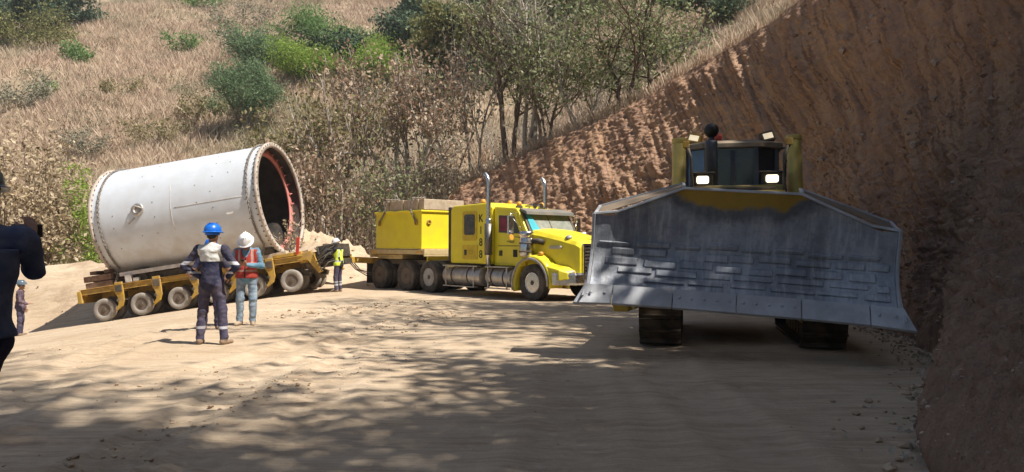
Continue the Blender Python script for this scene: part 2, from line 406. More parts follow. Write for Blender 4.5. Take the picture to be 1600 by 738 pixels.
# ------------------------------------------------------------------ terrain
def hill_y0(x): return np.interp(x, [-60, -17, -11.5, -8.5, -5, 0, 20, 60], [45, 44, 41, 34, 31, 30, 12, 2])
def N_hill(x, y):
    sl = 0.50; fl = -2.2; k = 1.2
    y0 = hill_y0(x)
    v = sl * (y - y0) + 2.2 * fbm(x * 0.035, y * 0.035, seed=5, oct=3) * sstep(0, 25, y - y0)
    v = fl + k * np.logaddexp(0, (v - fl) / k)
    v = v - 3.0 * np.exp(-((x - (-17 + (y - 60) * 0.45)) / 9.0) ** 2) * sstep(52, 75, y)      # shallow ravine with the green trees
    return v + 0.35 * fbm(x * 0.25, y * 0.25, seed=9, oct=3)
def G_road(x, y, fine=True):
    kx = -6.9 - x
    ramp = -0.155 * 0.9 * np.logaddexp(0, kx / 0.9)
    z = ramp + 0.04 * fbm(x * 0.22, y * 0.22, seed=2, oct=2) * sstep(3, 9, np.hypot(x, y))
    top = np.interp(x, [-40, -22, -17, -12, -8.6, -7.4, -6, -4.2, -2.5, 0], [-1.0, 0.95, 0.75, 0.7, 2.0, 1.9, 1.2, 0.7, 0.2, 0])
    cy = np.interp(x, [-22, -8, -2], [32.5, 31.5, 32.6])
    prof = np.exp(-((y - cy) / np.where(y < cy, 1.75, 2.2)) ** 2)
    z = z + np.maximum(top - ramp, 0) * prof * (1 + 0.09 * fbm(x * 0.7, y * 0.7, seed=31, oct=4) + 0.10 * fbm(x * 3.5, y * 3.5, seed=33, oct=3))
    if fine:
        d = np.hypot(x, y)
        amp = 0.4 + 0.6 * sstep(-0.1, 0.6, fbm(x * 0.35, y * 0.35, seed=14, oct=3))
        z = z + amp * (0.004 * fbm(x * 1.5, y * 1.5, seed=3, oct=3) + 0.006 * fbm(x * 6, y * 6, seed=4, oct=4, gain=0.6))
        for (a, b, rr, hh) in CRUST:
            wgt = np.exp(-(((x - a) ** 2 + ((y - b) / 1.6) ** 2) / rr ** 2)); z = z + wgt * hh * (np.abs(fbm(x * 5, y * 5, seed=81, oct=4, gain=0.65)) - 0.15)
        # wheel and track ruts
        for (a, b, wd, dp) in RUTS:
            a = np.array(a); b = np.array(b); dd = (b - a) / np.linalg.norm(b - a)
            s_ = (x - a[0]) * dd[0] + (y - a[1]) * dd[1]
            wob = 0.25 * np.sin(s_ * 0.35 + a[0]) + 0.1 * np.sin(s_ * 0.9)
            t_ = -(x - a[0]) * dd[1] + (y - a[1]) * dd[0] + wob
            L = np.linalg.norm(b - a); m = sstep(-1, 1, s_) * (1 - sstep(L - 1.5, L + 1, s_))
            cle = 0.55 + 0.45 * np.sign(np.sin(s_ * 2 * np.pi / 0.22 + 6 * t_))
            z = z + m * 0.8 * dp * (-np.exp(-(t_ / wd) ** 4) * cle + 0.9 * np.exp(-((np.abs(t_) - wd * 1.35) / (wd * 0.4)) ** 2))
    return z
CRUST = [(-2.3, 4.9, 0.55, 0.039), (-1.7, 6.4, 0.45, 0.028), (-1.3, 8.2, 0.4, 0.019), (-3.9, 17.5, 0.9, 0.088), (-1.9, 15.2, 0.6, 0.055), (-4.4, 8.2, 0.6, 0.028), (-7.0, 11.5, 1.1, 0.028), (-3.2, 13.0, 0.6, 0.044)]
RUTS = [((-2.6, 4.0), (-2.4, 12.5), 0.22, 0.035), ((-3.9, 9.0), (-1.2, 20), 0.25, 0.04), ((-1.4, 6.0), (-3.2, 14.5), 0.25, 0.022),
        ((-4.5, 5), (-6.4, 16), 0.28, 0.03), ((-5.8, 15.5), (4, 18.5), 0.25, 0.03), ((-9, 17.5), (0, 19.5), 0.3, 0.03), ((1.2, 3), (2.2, 11), 0.3, 0.025), ((0.0, 4), (0.9, 12), 0.3, 0.02)]
def H(x, y, fine=False):
    x = np.asarray(x, float); y = np.asarray(y, float)
    k = sstep(33.2, 37.5, y)
    return G_road(x, y, fine) * (1 - k) + N_hill(x, y) * k

def grid_mesh(name, xs, ys, fn, mat):
    X, Y = np.meshgrid(xs, ys); Z = fn(X, Y)
    V = np.stack([X, Y, Z], -1).reshape(-1, 3); nx = len(xs); ny = len(ys)
    i = np.arange((ny - 1) * nx).reshape(ny - 1, nx)[:, :-1].ravel()
    return raw_mesh(name, V, np.stack([i, i + 1, i + nx + 1, i + nx], 1), mat)

xs = np.unique(np.concatenate([np.linspace(-60, -14, 60), np.linspace(-14, -8, 70), np.linspace(-8, 5, 230), np.linspace(5, 12, 50), np.linspace(12, 60, 20)]))
ys = np.unique(np.concatenate([np.linspace(-30, 2, 24), np.geomspace(2, 20, 300), np.linspace(20, 34, 90)]))
tag(grid_mesh('ground', xs, ys, lambda a, b: H(a, b, True), M['ground']), kind='structure')
hx = np.linspace(-130, 170, 330); hy = np.concatenate([np.linspace(33.9, 60, 70), np.linspace(60.6, 260, 190)])
tag(grid_mesh('hill', hx, hy, lambda a, b: H(a, b) - 0.02 * (b < 34.0), M['hill']), kind='structure')

# ---- the cut bank: toe line and crest line, from its far left end round to behind the camera
TOE = np.array([(-4.3, 33.6), (-3.0, 32.4), (-0.8, 30.9), (1.7, 28.8), (4.4, 26.2), (6.5, 23.2), (7.5, 20), (7.0, 16), (6.35, 12.2), (5.05, 8.9), (2.95, 5.0), (1.1, 0), (-1.2, -6), (-3, -14)], float)
CREST = np.array([(-4.0, 36.0, 1.4), (-2.52, 36.9, 4.03), (0.00, 36.3, 5.26), (2.91, 34.9, 6.63), (5.53, 33.2, 7.81), (7.75, 31.0, 8.94), (9.40, 28.2, 9.67), (10.6, 23.5, 10.6), (10.6, 16.5, 11.4), (10.0, 11.8, 11.2), (9.1, 7.6, 11.0), (7.9, 3.8, 10.8), (6.2, -1.0, 10.4), (4.2, -8, 9.8), (2, -16, 9)], float)
def crom(P, t):
    n = len(P); i = np.clip(np.floor(t).astype(int), 0, n - 2); f = (t - i)[:, None]
    p0 = P[np.maximum(i - 1, 0)]; p1 = P[i]; p2 = P[i + 1]; p3 = P[np.minimum(i + 2, n - 1)]
    return 0.5 * (2 * p1 + (p2 - p0) * f + (2 * p0 - 5 * p1 + 4 * p2 - p3) * f ** 2 + (3 * p1 - p0 - 3 * p2 + p3) * f ** 3)
def bank():
    tt = np.linspace(0, len(TOE) - 1, 4000)
    t2 = crom(TOE, tt); dist = np.hypot(t2[:, 0], t2[:, 1])
    dens = 1.0 / np.clip(dist, 4, 40); ds = np.concatenate([[0], np.linalg.norm(np.diff(t2, axis=0), axis=1)])
    arc = np.cumsum(ds); cd = np.cumsum(ds * dens)
    sel = np.interp(np.linspace(0, cd[-1], 1500), cd, tt)
    S = np.interp(sel, tt, arc); toe = crom(TOE, sel); cr = crom(CREST, sel)
    T = np.concatenate([np.linspace(-0.03, 0.5, 170), np.linspace(0.503, 1.0, 140)])
    toe3 = np.concatenate([toe, H(toe[:, 0], toe[:, 1])[:, None]], 1)
    P = toe3[None] + (cr - toe3)[None] * T[:, None, None]          # nt x ns x 3
    SS = np.broadcast_to(S, P.shape[:2]); hgt = np.linalg.norm(cr - toe3, axis=1); TT = T[:, None] * hgt[None]
    tan = np.gradient(toe, axis=0); tan /= np.linalg.norm(tan, axis=1)[:, None]
    up = (cr - toe3) / hgt[:, None]; nor = np.cross(up, np.concatenate([tan, np.zeros((len(tan), 1))], 1))
    nor /= np.linalg.norm(nor, axis=1)[:, None]
    if nor[700] @ np.array([-1, -0.3, 0.3]) < 0: nor = -nor
    sl = SS + 0.28 * TT                                            # bucket teeth scored the face slightly off the fall line
    big = 0.45 * fbm(SS * 0.16, TT * 0.2, seed=41, oct=3)
    sc = 0.16 * np.abs(fbm(sl * 1.3, TT * 0.10, seed=42, oct=3)) + 0.055 * fbm(sl * 3.8, TT * 0.3, seed=43, oct=3)
    cl = 1 - 2.2 * np.abs(fbm(P[..., 0] * 2.3, P[..., 1] * 2.3, P[..., 2] * 2.3, seed=44, oct=4, gain=0.6))
    cl2 = np.abs(fbm(P[..., 0] * 6, P[..., 1] * 6, P[..., 2] * 6, seed=47, oct=4, gain=0.65))
    cl3 = fbm(P[..., 0] * 19, P[..., 1] * 19, P[..., 2] * 19, seed=49, oct=3, gain=0.6)
    fall = sstep(10, 26, np.broadcast_to(toe[:, 1], SS.shape))
    dsp = big + sc * (1.2 - 0.2 * fall) + 0.045 * cl + 0.13 * cl2 * (1 - 0.45 * fall) * (1 - 0.65 * sstep(2.0, 5, TT)) + 0.035 * cl3 * (1 - fall) + fall * (0.03 * cl + 0.07 * cl2) - 0.42 * (1 - fall)
    talus = np.exp(-(np.maximum(TT, 0) / 0.9)) * 0.30 * (0.6 + 0.6 * fbm(SS * 0.5, TT * 0.6, seed=48, oct=3))
    dsp = (dsp + 0.2) * sstep(-0.02, 0.12, T)[:, None] * (1 - 0.6 * sstep(0.93, 1, T))[:, None] + talus * sstep(-0.03, 0.01, T)[:, None]
    P = P + nor[None] * dsp[..., None]
    # natural slope behind the crest running back into the hill
    out = -nor.copy(); out[:, 2] = 0; out /= np.linalg.norm(out, axis=1)[:, None]
    E = np.array([0.15, 0.4, 0.8, 1.4, 2.2, 3.2, 4.5, 6, 8, 10, 13, 16, 20, 26, 34])
    top = P[-1]
    X = top[None] + out[None] * E[:, None, None]
    nh = N_hill(X[..., 0], X[..., 1])
    k = sstep(3, 18, E)[:, None]
    Z = (top[None, :, 2] + 0.22 * E[:, None]) * (1 - k) + (nh + 0.02) * k
    Z = Z + 0.1 * fbm(X[..., 0] * 1.3, X[..., 1] * 1.3, seed=50, oct=3)
    X[..., 2] = Z
    A = np.concatenate([P, X]); a, b = A.shape[:2]
    UV = np.stack([np.broadcast_to(S, (a, b)), np.concatenate([TT, TT[-1][None] + E[:, None]])], -1)
    UV[..., 0] += 0.28 * UV[..., 1]
    i = np.arange((a - 1) * b).reshape(a - 1, b)[:, :-1].ravel()
    F = np.stack([i, i + 1, i + b + 1, i + b], 1)
    rows = i // b; mid = (rows >= len(T) + 1).astype(int)
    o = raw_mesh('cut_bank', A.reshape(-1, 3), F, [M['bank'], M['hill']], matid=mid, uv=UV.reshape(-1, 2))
    tag(o, kind='structure'); return A, len(T)
BANK, BT = bank()
EXT = BANK[BT:]                                                     # rows of the slope behind the crest
def surf(x, y):
    """highest walkable surface: hill, road or the slope behind the crest"""
    z = float(H(np.array([x]), np.array([y]))[0])
    d = (EXT[..., 0] - x) ** 2 + (EXT[..., 1] - y) ** 2; j = np.unravel_index(np.argmin(d), d.shape)
    return max(z, EXT[j][2]) if d[j] < 0.8 else z
def at(px, depth): return (px - 800) / FPX * depth, depth
def hit(px, py):
    """where a sight line meets the hillside"""
    u = (px - 800) / FPX; v = (388 - py) / FPX
    d = np.linspace(36, 200, 3000); g = H(u * d, d) - (CAM_Z + v * d)
    k = np.argmax(g > 0); return u * d[k], d[k]

# ------------------------------------------------------------------ vegetation
def blades_mesh(rng, x, y, z, n_bl, h, wd, spread, lean=0.35):
    n = len(x); k = n * n_bl
    bx = np.repeat(x, n_bl) + rng.normal(0, spread, k); by = np.repeat(y, n_bl) + rng.normal(0, spread, k); bz = np.repeat(z, n_bl)
    hh = np.repeat(h, n_bl) * rng.uniform(0.5, 1.15, k); a = rng.uniform(0, 2 * np.pi, k); l = rng.normal(0, lean, (k, 2)) * hh[:, None]
    w2 = np.repeat(wd, n_bl) / 2 * rng.uniform(0.6, 1.3, k)
    dx = np.cos(a) * w2; dy = np.sin(a) * w2
    V = np.stack([np.stack([bx - dx, by - dy, bz - 0.1], 1), np.stack([bx + dx, by + dy, bz - 0.1], 1),
                  np.stack([bx + l[:, 0] * 0.5 + dx * 0.8, by + l[:, 1] * 0.5 + dy * 0.8, bz + hh * 0.6], 1),
                  np.stack([bx + l[:, 0], by + l[:, 1], bz + hh], 1)], 1).reshape(-1, 3)
    i = np.arange(k) * 4
    F = np.concatenate([np.stack([i, i + 1, i + 2], 1), np.stack([i, i + 2, i + 3], 1)])
    return V, F
def hill_grass():
    rng = np.random.default_rng(7); n = 90000
    y = 37 + 100 * rng.power(1.15, n); u = rng.uniform(-0.78, 0.48, n); x = u * y
    dens = fbm(x * 0.10, y * 0.10, seed=60, oct=3); keep = (rng.uniform(-1.1, 1, n) < dens + 0.5) & ~((x > -9) & (x < 4) & (y < 58) & (rng.uniform(0, 1, n) < 0.75))
    x, y = x[keep], y[keep]; z = H(x, y)
    h = 0.45 + 0.75 * rng.power(2, len(x)) * (0.65 + 0.5 * sstep(-0.5, 0.5, fbm(x * 0.2, y * 0.2, seed=61)))
    V, F = blades_mesh(rng, x, y, z, 6, h, 0.022 + 0.0005 * y, 0.16)
    tag(raw_mesh('dry_grass', V, F, M['grass'], smooth=False), kind='stuff')
hill_grass()
def crest_grass():
    rng = np.random.default_rng(8); P = EXT[0:9, :940]; n = 9000
    i = rng.integers(0, P.shape[0] - 1, n); j = rng.integers(0, P.shape[1] - 1, n); f = rng.uniform(0, 1, (n, 1)); g = rng.uniform(0, 1, (n, 1))
    p = (P[i, j] * (1 - f) + P[i + 1, j] * f) * (1 - g) + (P[i, j + 1] * (1 - f) + P[i + 1, j + 1] * f) * g
    V, F = blades_mesh(rng, p[:, 0], p[:, 1], p[:, 2], 6, 0.25 + 0.5 * rng.power(2, n), np.full(n, 0.03), 0.12)
    tag(raw_mesh('crest_grass', V, F, M['grass'], smooth=False), kind='stuff')
crest_grass()

L = {}
L['dry'] = leafmat('dry_tan_leaves', [(0.17, 0.105, 0.07), (0.33, 0.22, 0.15), (0.46, 0.34, 0.24), (0.58, 0.46, 0.34)], 0.3)
L['drypale'] = leafmat('pale_dry_leaves', [(0.17, 0.12, 0.07), (0.46, 0.36, 0.23), (0.62, 0.51, 0.35), (0.33, 0.25, 0.16)], 0.3)
L['drygreen'] = leafmat('half_dry_olive_leaves', [(0.15, 0.15, 0.06), (0.26, 0.24, 0.10), (0.36, 0.28, 0.16), (0.22, 0.20, 0.09)], 0.35)
L['olive'] = leafmat('olive_leaves', [(0.09, 0.125, 0.05), (0.18, 0.225, 0.09), (0.29, 0.32, 0.15), (0.42, 0.39, 0.25)], 0.35)
L['lime'] = leafmat('bright_green_leaflets', [(0.17, 0.27, 0.04), (0.28, 0.40, 0.065), (0.36, 0.46, 0.10)], 0.4)
L['green'] = leafmat('mid_green_leaflets', [(0.11, 0.20, 0.065), (0.19, 0.31, 0.10), (0.27, 0.39, 0.15)], 0.4)
L['bluegreen'] = leafmat('dusty_green_leaflets', [(0.11, 0.17, 0.09), (0.18, 0.27, 0.135), (0.26, 0.35, 0.18)], 0.35)
L['dark'] = leafmat('dark_green_leaves', [(0.05, 0.085, 0.052), (0.09, 0.14, 0.08), (0.17, 0.22, 0.13)], 0.25)
L['yellowgreen'] = leafmat('yellow_green_leaves', [(0.12, 0.13, 0.045), (0.21, 0.22, 0.075), (0.33, 0.30, 0.13)], 0.35)
L['grey'] = leafmat('grey_brown_leaves', [(0.17, 0.16, 0.11), (0.28, 0.27, 0.19), (0.40, 0.36, 0.27)], 0.3)

DEBUG = False
def skeleton(rng, Ht, stems=1, levels=3, nch=5, ang=(25, 55), gn=0.12, r0=0.12, up=0.12, lean=0.25, first=0.35, ratio=0.62):
    segs = []; tips = []
    def branch(p, d, ln, r, lev):
        n = 6 if lev == 0 else 4
        pts = [p]; dd = d
        for i in range(n):
            dd = dd + rng.normal(0, gn, 3) + np.array([0, 0, up * (0.4 if lev == 0 else 1)]); dd = dd / np.linalg.norm(dd)
            pts.append(pts[-1] + dd * ln / n)
        pts = np.array(pts); rad = r * np.linspace(1, 0.55 if lev < levels - 1 else 0.3, n + 1)
        segs.append((pts, rad, lev))
        if lev >= levels - 1:
            for i in range(1, n + 1): tips.append(pts[i])
            return
        k = max(2, int(round(nch + rng.normal(0, 0.8))))
        for c in range(k):
            t = first + (1 - first) * (c + rng.uniform(0.2, 1)) / k if lev == 0 else rng.uniform(0.25, 1.0)
            t = min(t, 1.0); q = t * n; i = min(int(q), n - 1); pp = pts[i] + (pts[i + 1] - pts[i]) * (q - i)
            base = pts[i + 1] - pts[i]; base = base / np.linalg.norm(base)
            th = R(rng.uniform(*ang)); _, u, v = frame_of(base); ph = rng.uniform(0, 2 * np.pi)
            nd = base * math.cos(th) + (u * math.cos(ph) + v * math.sin(ph)) * math.sin(th)
            branch(pp, nd, ln * ratio * rng.uniform(0.75, 1.15), max(0.006, r * (1 - 0.45 * t) * 0.6), lev + 1)
        branch(pts[-1], dd, ln * ratio * 0.9, r * 0.5, lev + 1)
    for s_ in range(stems):
        a = rng.uniform(0, 2 * np.pi) if stems == 1 else 2 * np.pi * (s_ + rng.uniform(-0.3, 0.3)) / stems
        d = np.array([math.cos(a) * lean, math.sin(a) * lean, 1.0]); d /= np.linalg.norm(d)
        off = np.array([math.cos(a), math.sin(a), 0]) * (0.12 * (stems > 1))
        branch(off - np.array([0, 0, 0.25]), d, Ht * 0.5 * rng.uniform(0.8, 1.1), r0 * rng.uniform(0.75, 1.1), 0)
    return segs, np.array(tips)

def leaves_mesh(rng, anchors, n, size, clump, aspect=0.55, droop=0.0, flat=0.0):
    a = anchors[rng.integers(0, len(anchors), n)] + rng.normal(0, 1, (n, 3)) * np.array([clump, clump, clump * 0.75])
    s = size * rng.uniform(0.6, 1.35, n)[:, None]
    d = rng.normal(0, 1, (n, 3)); d[:, 2] -= droop; d /= np.linalg.norm(d, axis=1)[:, None]
    e = rng.normal(0, 1, (n, 3)); e[:, 2] *= 1 - flat; e -= d * np.sum(e * d, 1)[:, None]; e /= np.linalg.norm(e, axis=1)[:, None]
    nrm = np.cross(d, e)
    p0 = a; p1 = a + d * s * 0.45 + e * s * aspect * 0.5 + nrm * s * 0.06; p2 = a + d * s - nrm * s * 0.05; p3 = a + d * s * 0.45 - e * s * aspect * 0.5 + nrm * s * 0.06
    V = np.stack([p0, p1, p2, p3], 1).reshape(-1, 3); i = np.arange(n) * 4
    return V, np.stack([i, i + 1, i + 2, i + 3], 1)

def tree(name, label, cat, x, y, W, Ht, leaf, barkm, nleaf, lsize, seed, clump=0.25, stems=1, levels=3, nch=5, ang=(25, 55), r0=0.12, group=None,
         lean=0.25, up=0.12, gn=0.12, first=0.35, ratio=0.62, aspect=0.55, droop=0.0, flat=0.0, minlev=9, z=None, parts=('trunk', 'crown')):
    rng = np.random.default_rng(seed)
    segs, tips = skeleton(rng, Ht, stems, levels, nch, ang, gn, r0, up, lean, first, ratio)
    ext = np.percentile(np.abs(tips[:, :2] - tips[:, :2].mean(0)), 92); top = np.percentile(tips[:, 2], 98)
    mc = tips[:, :2].mean(0) * 0.85; off = np.array([mc[0], mc[1], 0])
    segs = [(p_ - off * np.clip(p_[:, 2:3] / max(0.3, 0.35 * Ht), 0, 1), r_, l_) for p_, r_, l_ in segs]; tips = tips - off * np.clip(tips[:, 2:3] / max(0.3, 0.35 * Ht), 0, 1)
    sx = (W / 2) / max(ext, 0.05); sz = Ht / max(top, 0.1); k = np.array([sx, sx, sz])
    root = empty(name, (x, y, surf(x, y) if z is None else z))
    b = MB()
    for pts, rad, lev in segs:
        if lev > minlev: continue
        b.tube(pts * k, rad, 7 if lev == 0 else (4 if lev == 1 else 3), cap=False)
    b.build(parts[0], barkm, root, fix=False)
    tips = tips * k
    if DEBUG: wv = tips + np.array([x, y, root.location.z]); u_ = 800 + FPX * wv[:, 0] / wv[:, 1]; v_ = 388 - FPX * (wv[:, 2] - CAM_Z) / wv[:, 1]; print('TREE', label[:44], np.percentile(u_, [3, 50, 97]).round(), np.percentile(v_, [3, 97]).round())
    if nleaf:
        V, F = leaves_mesh(rng, tips, nleaf, lsize, clump, aspect, droop, flat)
        raw_mesh(parts[1], V, F, L[leaf] if isinstance(leaf, str) else leaf, root, smooth=False)
    tag(root, label, cat, group); return root

SHR = ('stem', 'foliage')
def shrub(label, px, py, W, Ht, leaf, nleaf, lsize, seed, name='shrub', cat='shrub', group=None, depth=None, stems=5, **kw):
    x, y = hit(px, py) if depth is None else at(px, depth)
    s = y / FPX
    return tree(name, label, cat, x, y, W * s, Ht * s, leaf, M['bark_brown'], nleaf, lsize, seed, stems=stems, levels=2, nch=5, lean=0.9, r0=0.03, clump=0.09 * W * s, parts=SHR, group=group, first=0.2, **kw)
def htree(label, px, py, W, Ht, leaf, nleaf, lsize, seed, name='leafy_tree', group=None, clump=0.06, **kw):
    x, y = hit(px, py); s = y / FPX; kw.setdefault('barkm', M['bark_brown'])
    return tree(name, label, 'tree', x, y, W * s, Ht * s, leaf, nleaf=nleaf, lsize=lsize, seed=seed, clump=clump * W * s, group=group, **kw)

# green trees up the ravine on the far hillside
GR = 'green trees on the far hillside'
htree('rounded dusty green feathery tree on the hillside just above the white cylinder', 383, 203, 118, 92, 'bluegreen', 17000, 0.27, 11, name='feathery_tree', group=GR, stems=3, lean=0.5, nch=6, aspect=0.3, flat=0.4)
htree('bright lime green feathery tree with a wide flat crown on the hillside', 512, 140, 150, 78, 'lime', 17000, 0.30, 12, name='feathery_tree', group=GR, stems=3, lean=0.7, nch=6, aspect=0.3, flat=0.5)
htree('mid green spreading tree behind and above the lime green one', 545, 98, 155, 62, 'green', 14000, 0.36, 13, name='feathery_tree', group=GR, stems=3, lean=0.7, nch=6, aspect=0.3, flat=0.5)
htree('dull green low spreading tree left of and above the lime green one', 425, 112, 120, 52, 'bluegreen', 9000, 0.36, 14, name='feathery_tree', group=GR, stems=3, lean=0.7, nch=6, aspect=0.3, flat=0.5)
htree('big dark green tree at the top edge left of the yellowish tree', 630, 118, 130, 118, 'dark', 13000, 0.40, 15, group=GR, nch=6, r0=0.2, first=0.08)
htree('yellowish green leafy tree between two darker trees at the top', 700, 135, 125, 125, 'yellowgreen', 10000, 0.38, 16, group=GR, nch=6, r0=0.2, first=0.08)
htree('dark green tree above the bare trunks right of the yellowish tree', 765, 118, 110, 120, 'dark', 8500, 0.38, 17, group=GR, nch=6, r0=0.2, first=0.08)
htree('nearly black leafy tree in the top left corner', 28, 66, 110, 85, 'dark', 9000, 0.42, 18, group=GR, nch=6, r0=0.25, first=0.05)
htree('second dark tree in the top left right beside the corner one', 100, 44, 90, 60, 'dark', 6000, 0.42, 19, group=GR, nch=6, r0=0.25, first=0.05)
htree('olive tree at the top edge above the grassy hillside', 880, 70, 130, 120, 'olive', 5000, 0.36, 20, group=GR, nch=6, r0=0.2)
htree('dark green tree at the top edge above the red bank crest', 1085, 62, 130, 110, 'dark', 5200, 0.30, 21, group=GR, nch=6, r0=0.16)
SG = 'shrubs scattered over the dry hillside'
shrub('round olive green shrub below the dark corner trees', 62, 76, 105, 46, 'yellowgreen', 4200, 0.3, 31, group=SG)
shrub('small dark green shrub alone in the upper left grass', 118, 97, 36, 28, 'green', 1300, 0.3, 32, group=SG)
shrub('pale green shrub high on the grass above the shell middle', 284, 82, 46, 28, 'green', 1100, 0.3, 33, group=SG)
shrub('grey green shrub at the left edge halfway up the grass', 25, 170, 85, 46, 'grey', 2200, 0.26, 34, group=SG)
shrub('small green shrub right of the grey one near left edge', 68, 152, 34, 22, 'green', 700, 0.26, 35, group=SG)
shrub('green shrub cut by the top edge of the picture', 312, 14, 60, 34, 'green', 1600, 0.36, 36, group=SG)
shrub('grey brown leafless shrub above the round green tree', 395, 92, 80, 40, 'grey', 1600, 0.3, 37, group=SG)
shrub('grey brown shrub at the top left of the ravine', 375, 45, 90, 40, 'grey', 1900, 0.34, 38, group=SG)
shrub('low olive shrub just left of the round green tree', 312, 190, 60, 36, 'drygreen', 1500, 0.24, 39, group=SG)
shrub('low yellowish shrub in the grass above the shell left end', 250, 222, 80, 34, 'drygreen', 1500, 0.22, 40, group=SG)
shrub('grey green shrub between dry leafy bush and shell', 128, 250, 60, 44, 'grey', 1500, 0.2, 41, group=SG)
shrub('olive shrub in the middle of the grassy slope', 185, 150, 50, 28, 'drygreen', 900, 0.24, 42, group=SG)
shrub('dark small shrub above the red bank crest below the dark tree', 1062, 98, 36, 36, 'dark', 900, 0.2, 43, group=SG)
shrub('fresh green shrub peeking out left of the shell rear rim', 128, 380, 74, 215, 'lime', 5200, 0.14, 44, name='green_shrub', depth=36)
# dry leafy trees right behind the berm
DG = 'half bare trees behind the work site'
def dtree(label, px, depth, W, top, leaf, nleaf, lsize, seed, name='dry_tree', **kw):
    x, y = at(px, depth); s = depth / FPX; kw.setdefault('barkm', M['bark_brown']); kw.setdefault('group', DG)
    Ht = CAM_Z + (388 - top) * s - surf(x, y)                     # top: how high the crown reaches
    return tree(name, label, 'tree', x, y, W * s, Ht, leaf, nleaf=nleaf, lsize=lsize, seed=seed, **kw)
dtree('bushy tree covered in pale dry tan leaves behind the left berm', 36, 35.5, 145, 208, 'drypale', 6500, 0.23, 51, stems=5, lean=0.5, nch=6, clump=0.34, r0=0.07, droop=0.6, first=0.15)
dtree('dry shrub of pale leaves low behind the berm left of shell', 88, 34.8, 60, 310, 'drypale', 2200, 0.22, 52, stems=4, lean=0.5, clump=0.26, r0=0.05, droop=0.6, first=0.15)
dtree('wide multi stemmed tree with curled brown leaves above the truck box', 632, 38, 185, 80, 'dry', 3300, 0.23, 53, stems=5, lean=0.42, nch=5, clump=0.30, r0=0.17, droop=0.7, first=0.55, barkm=M['bark_grey'])
dtree('dry tree with yellowish olive leaves right above the shell mouth', 530, 37, 150, 118, 'drygreen', 2300, 0.22, 54, stems=4, lean=0.4, clump=0.30, r0=0.15, droop=0.7, first=0.5, barkm=M['bark_grey'])
dtree('slender tree with pale olive leaves directly over shell mouth', 462, 38, 120, 172, 'drygreen', 2400, 0.24, 55, stems=3, lean=0.35, clump=0.30, r0=0.07, droop=0.7, first=0.4)
dtree('dense brown leaved shrub right of the shell mouth', 512, 34.2, 110, 225, 'dry', 2100, 0.19, 56, stems=6, lean=0.6, clump=0.24, r0=0.05, droop=0.7, first=0.12)
dtree('grey olive shrub with many stems behind the truck box', 590, 34.6, 100, 250, 'olive', 1100, 0.17, 57, stems=7, lean=0.5, clump=0.24, r0=0.04, first=0.15)
dtree('grey twiggy shrub behind the sleeper cab at bank end', 680, 36.2, 90, 225, 'grey', 800, 0.17, 58, stems=7, lean=0.5, clump=0.24, r0=0.04, first=0.15)
dtree('pale thin leafless sapling left of the tall grey trees', 742, 38.5, 90, 20, 'grey', 350, 0.2, 59, stems=2, lean=0.14, nch=5, clump=0.3, r0=0.085, barkm=M['bark_grey'], ratio=0.5)
dtree('tall grey tree with two dark lower trunks above the truck exhaust', 798, 38, 120, -40, 'olive', 1100, 0.21, 60, stems=2, lean=0.07, nch=8, clump=0.45, r0=0.17, barkm=M['bark_brown'], ratio=0.42, first=0.42, gn=0.08)
dtree('tall pale barked tree leaning right with bare upper limbs', 822, 37.4, 140, -60, 'grey', 700, 0.21, 61, stems=3, lean=0.13, nch=7, clump=0.4, r0=0.15, barkm=M['bark_grey'], ratio=0.45, first=0.4, gn=0.08)
dtree('medium grey tree with olive leaves right of the tall pair', 850, 36.6, 140, 40, 'olive', 1300, 0.20, 62, stems=3, lean=0.28, nch=6, clump=0.4, r0=0.09, barkm=M['bark_brown'], first=0.35)
dtree('tree of pale bent stems rising from the crest left of dark trunk', 905, 35.5, 140, 60, 'olive', 1500, 0.20, 63, stems=3, lean=0.35, nch=6, clump=0.36, r0=0.07, barkm=M['bark_grey'], first=0.35)
dtree('dark trunked tree with olive crown nearest above the red crest', 985, 34.5, 210, -50, 'olive', 2700, 0.20, 64, stems=3, lean=0.2, nch=7, clump=0.42, r0=0.13, barkm=M['bark_dark'], first=0.35)
dtree('small thin tree on the crest right of the dark trunked tree', 1050, 33.5, 80, 30, 'olive', 700, 0.18, 65, stems=2, lean=0.25, clump=0.3, r0=0.04, barkm=M['bark_brown'])
dtree('slim olive tree between the brown leaved tree and tall grey trees', 706, 40, 110, 60, 'olive', 1400, 0.22, 66, stems=2, lean=0.2, nch=6, clump=0.4, r0=0.07, barkm=M['bark_grey'], first=0.35)
dtree('thin olive tree in the gap left of the dark trunked tree', 945, 38.5, 120, 20, 'olive', 1100, 0.22, 67, stems=2, lean=0.2, nch=6, clump=0.42, r0=0.07, barkm=M['bark_brown'], first=0.35)
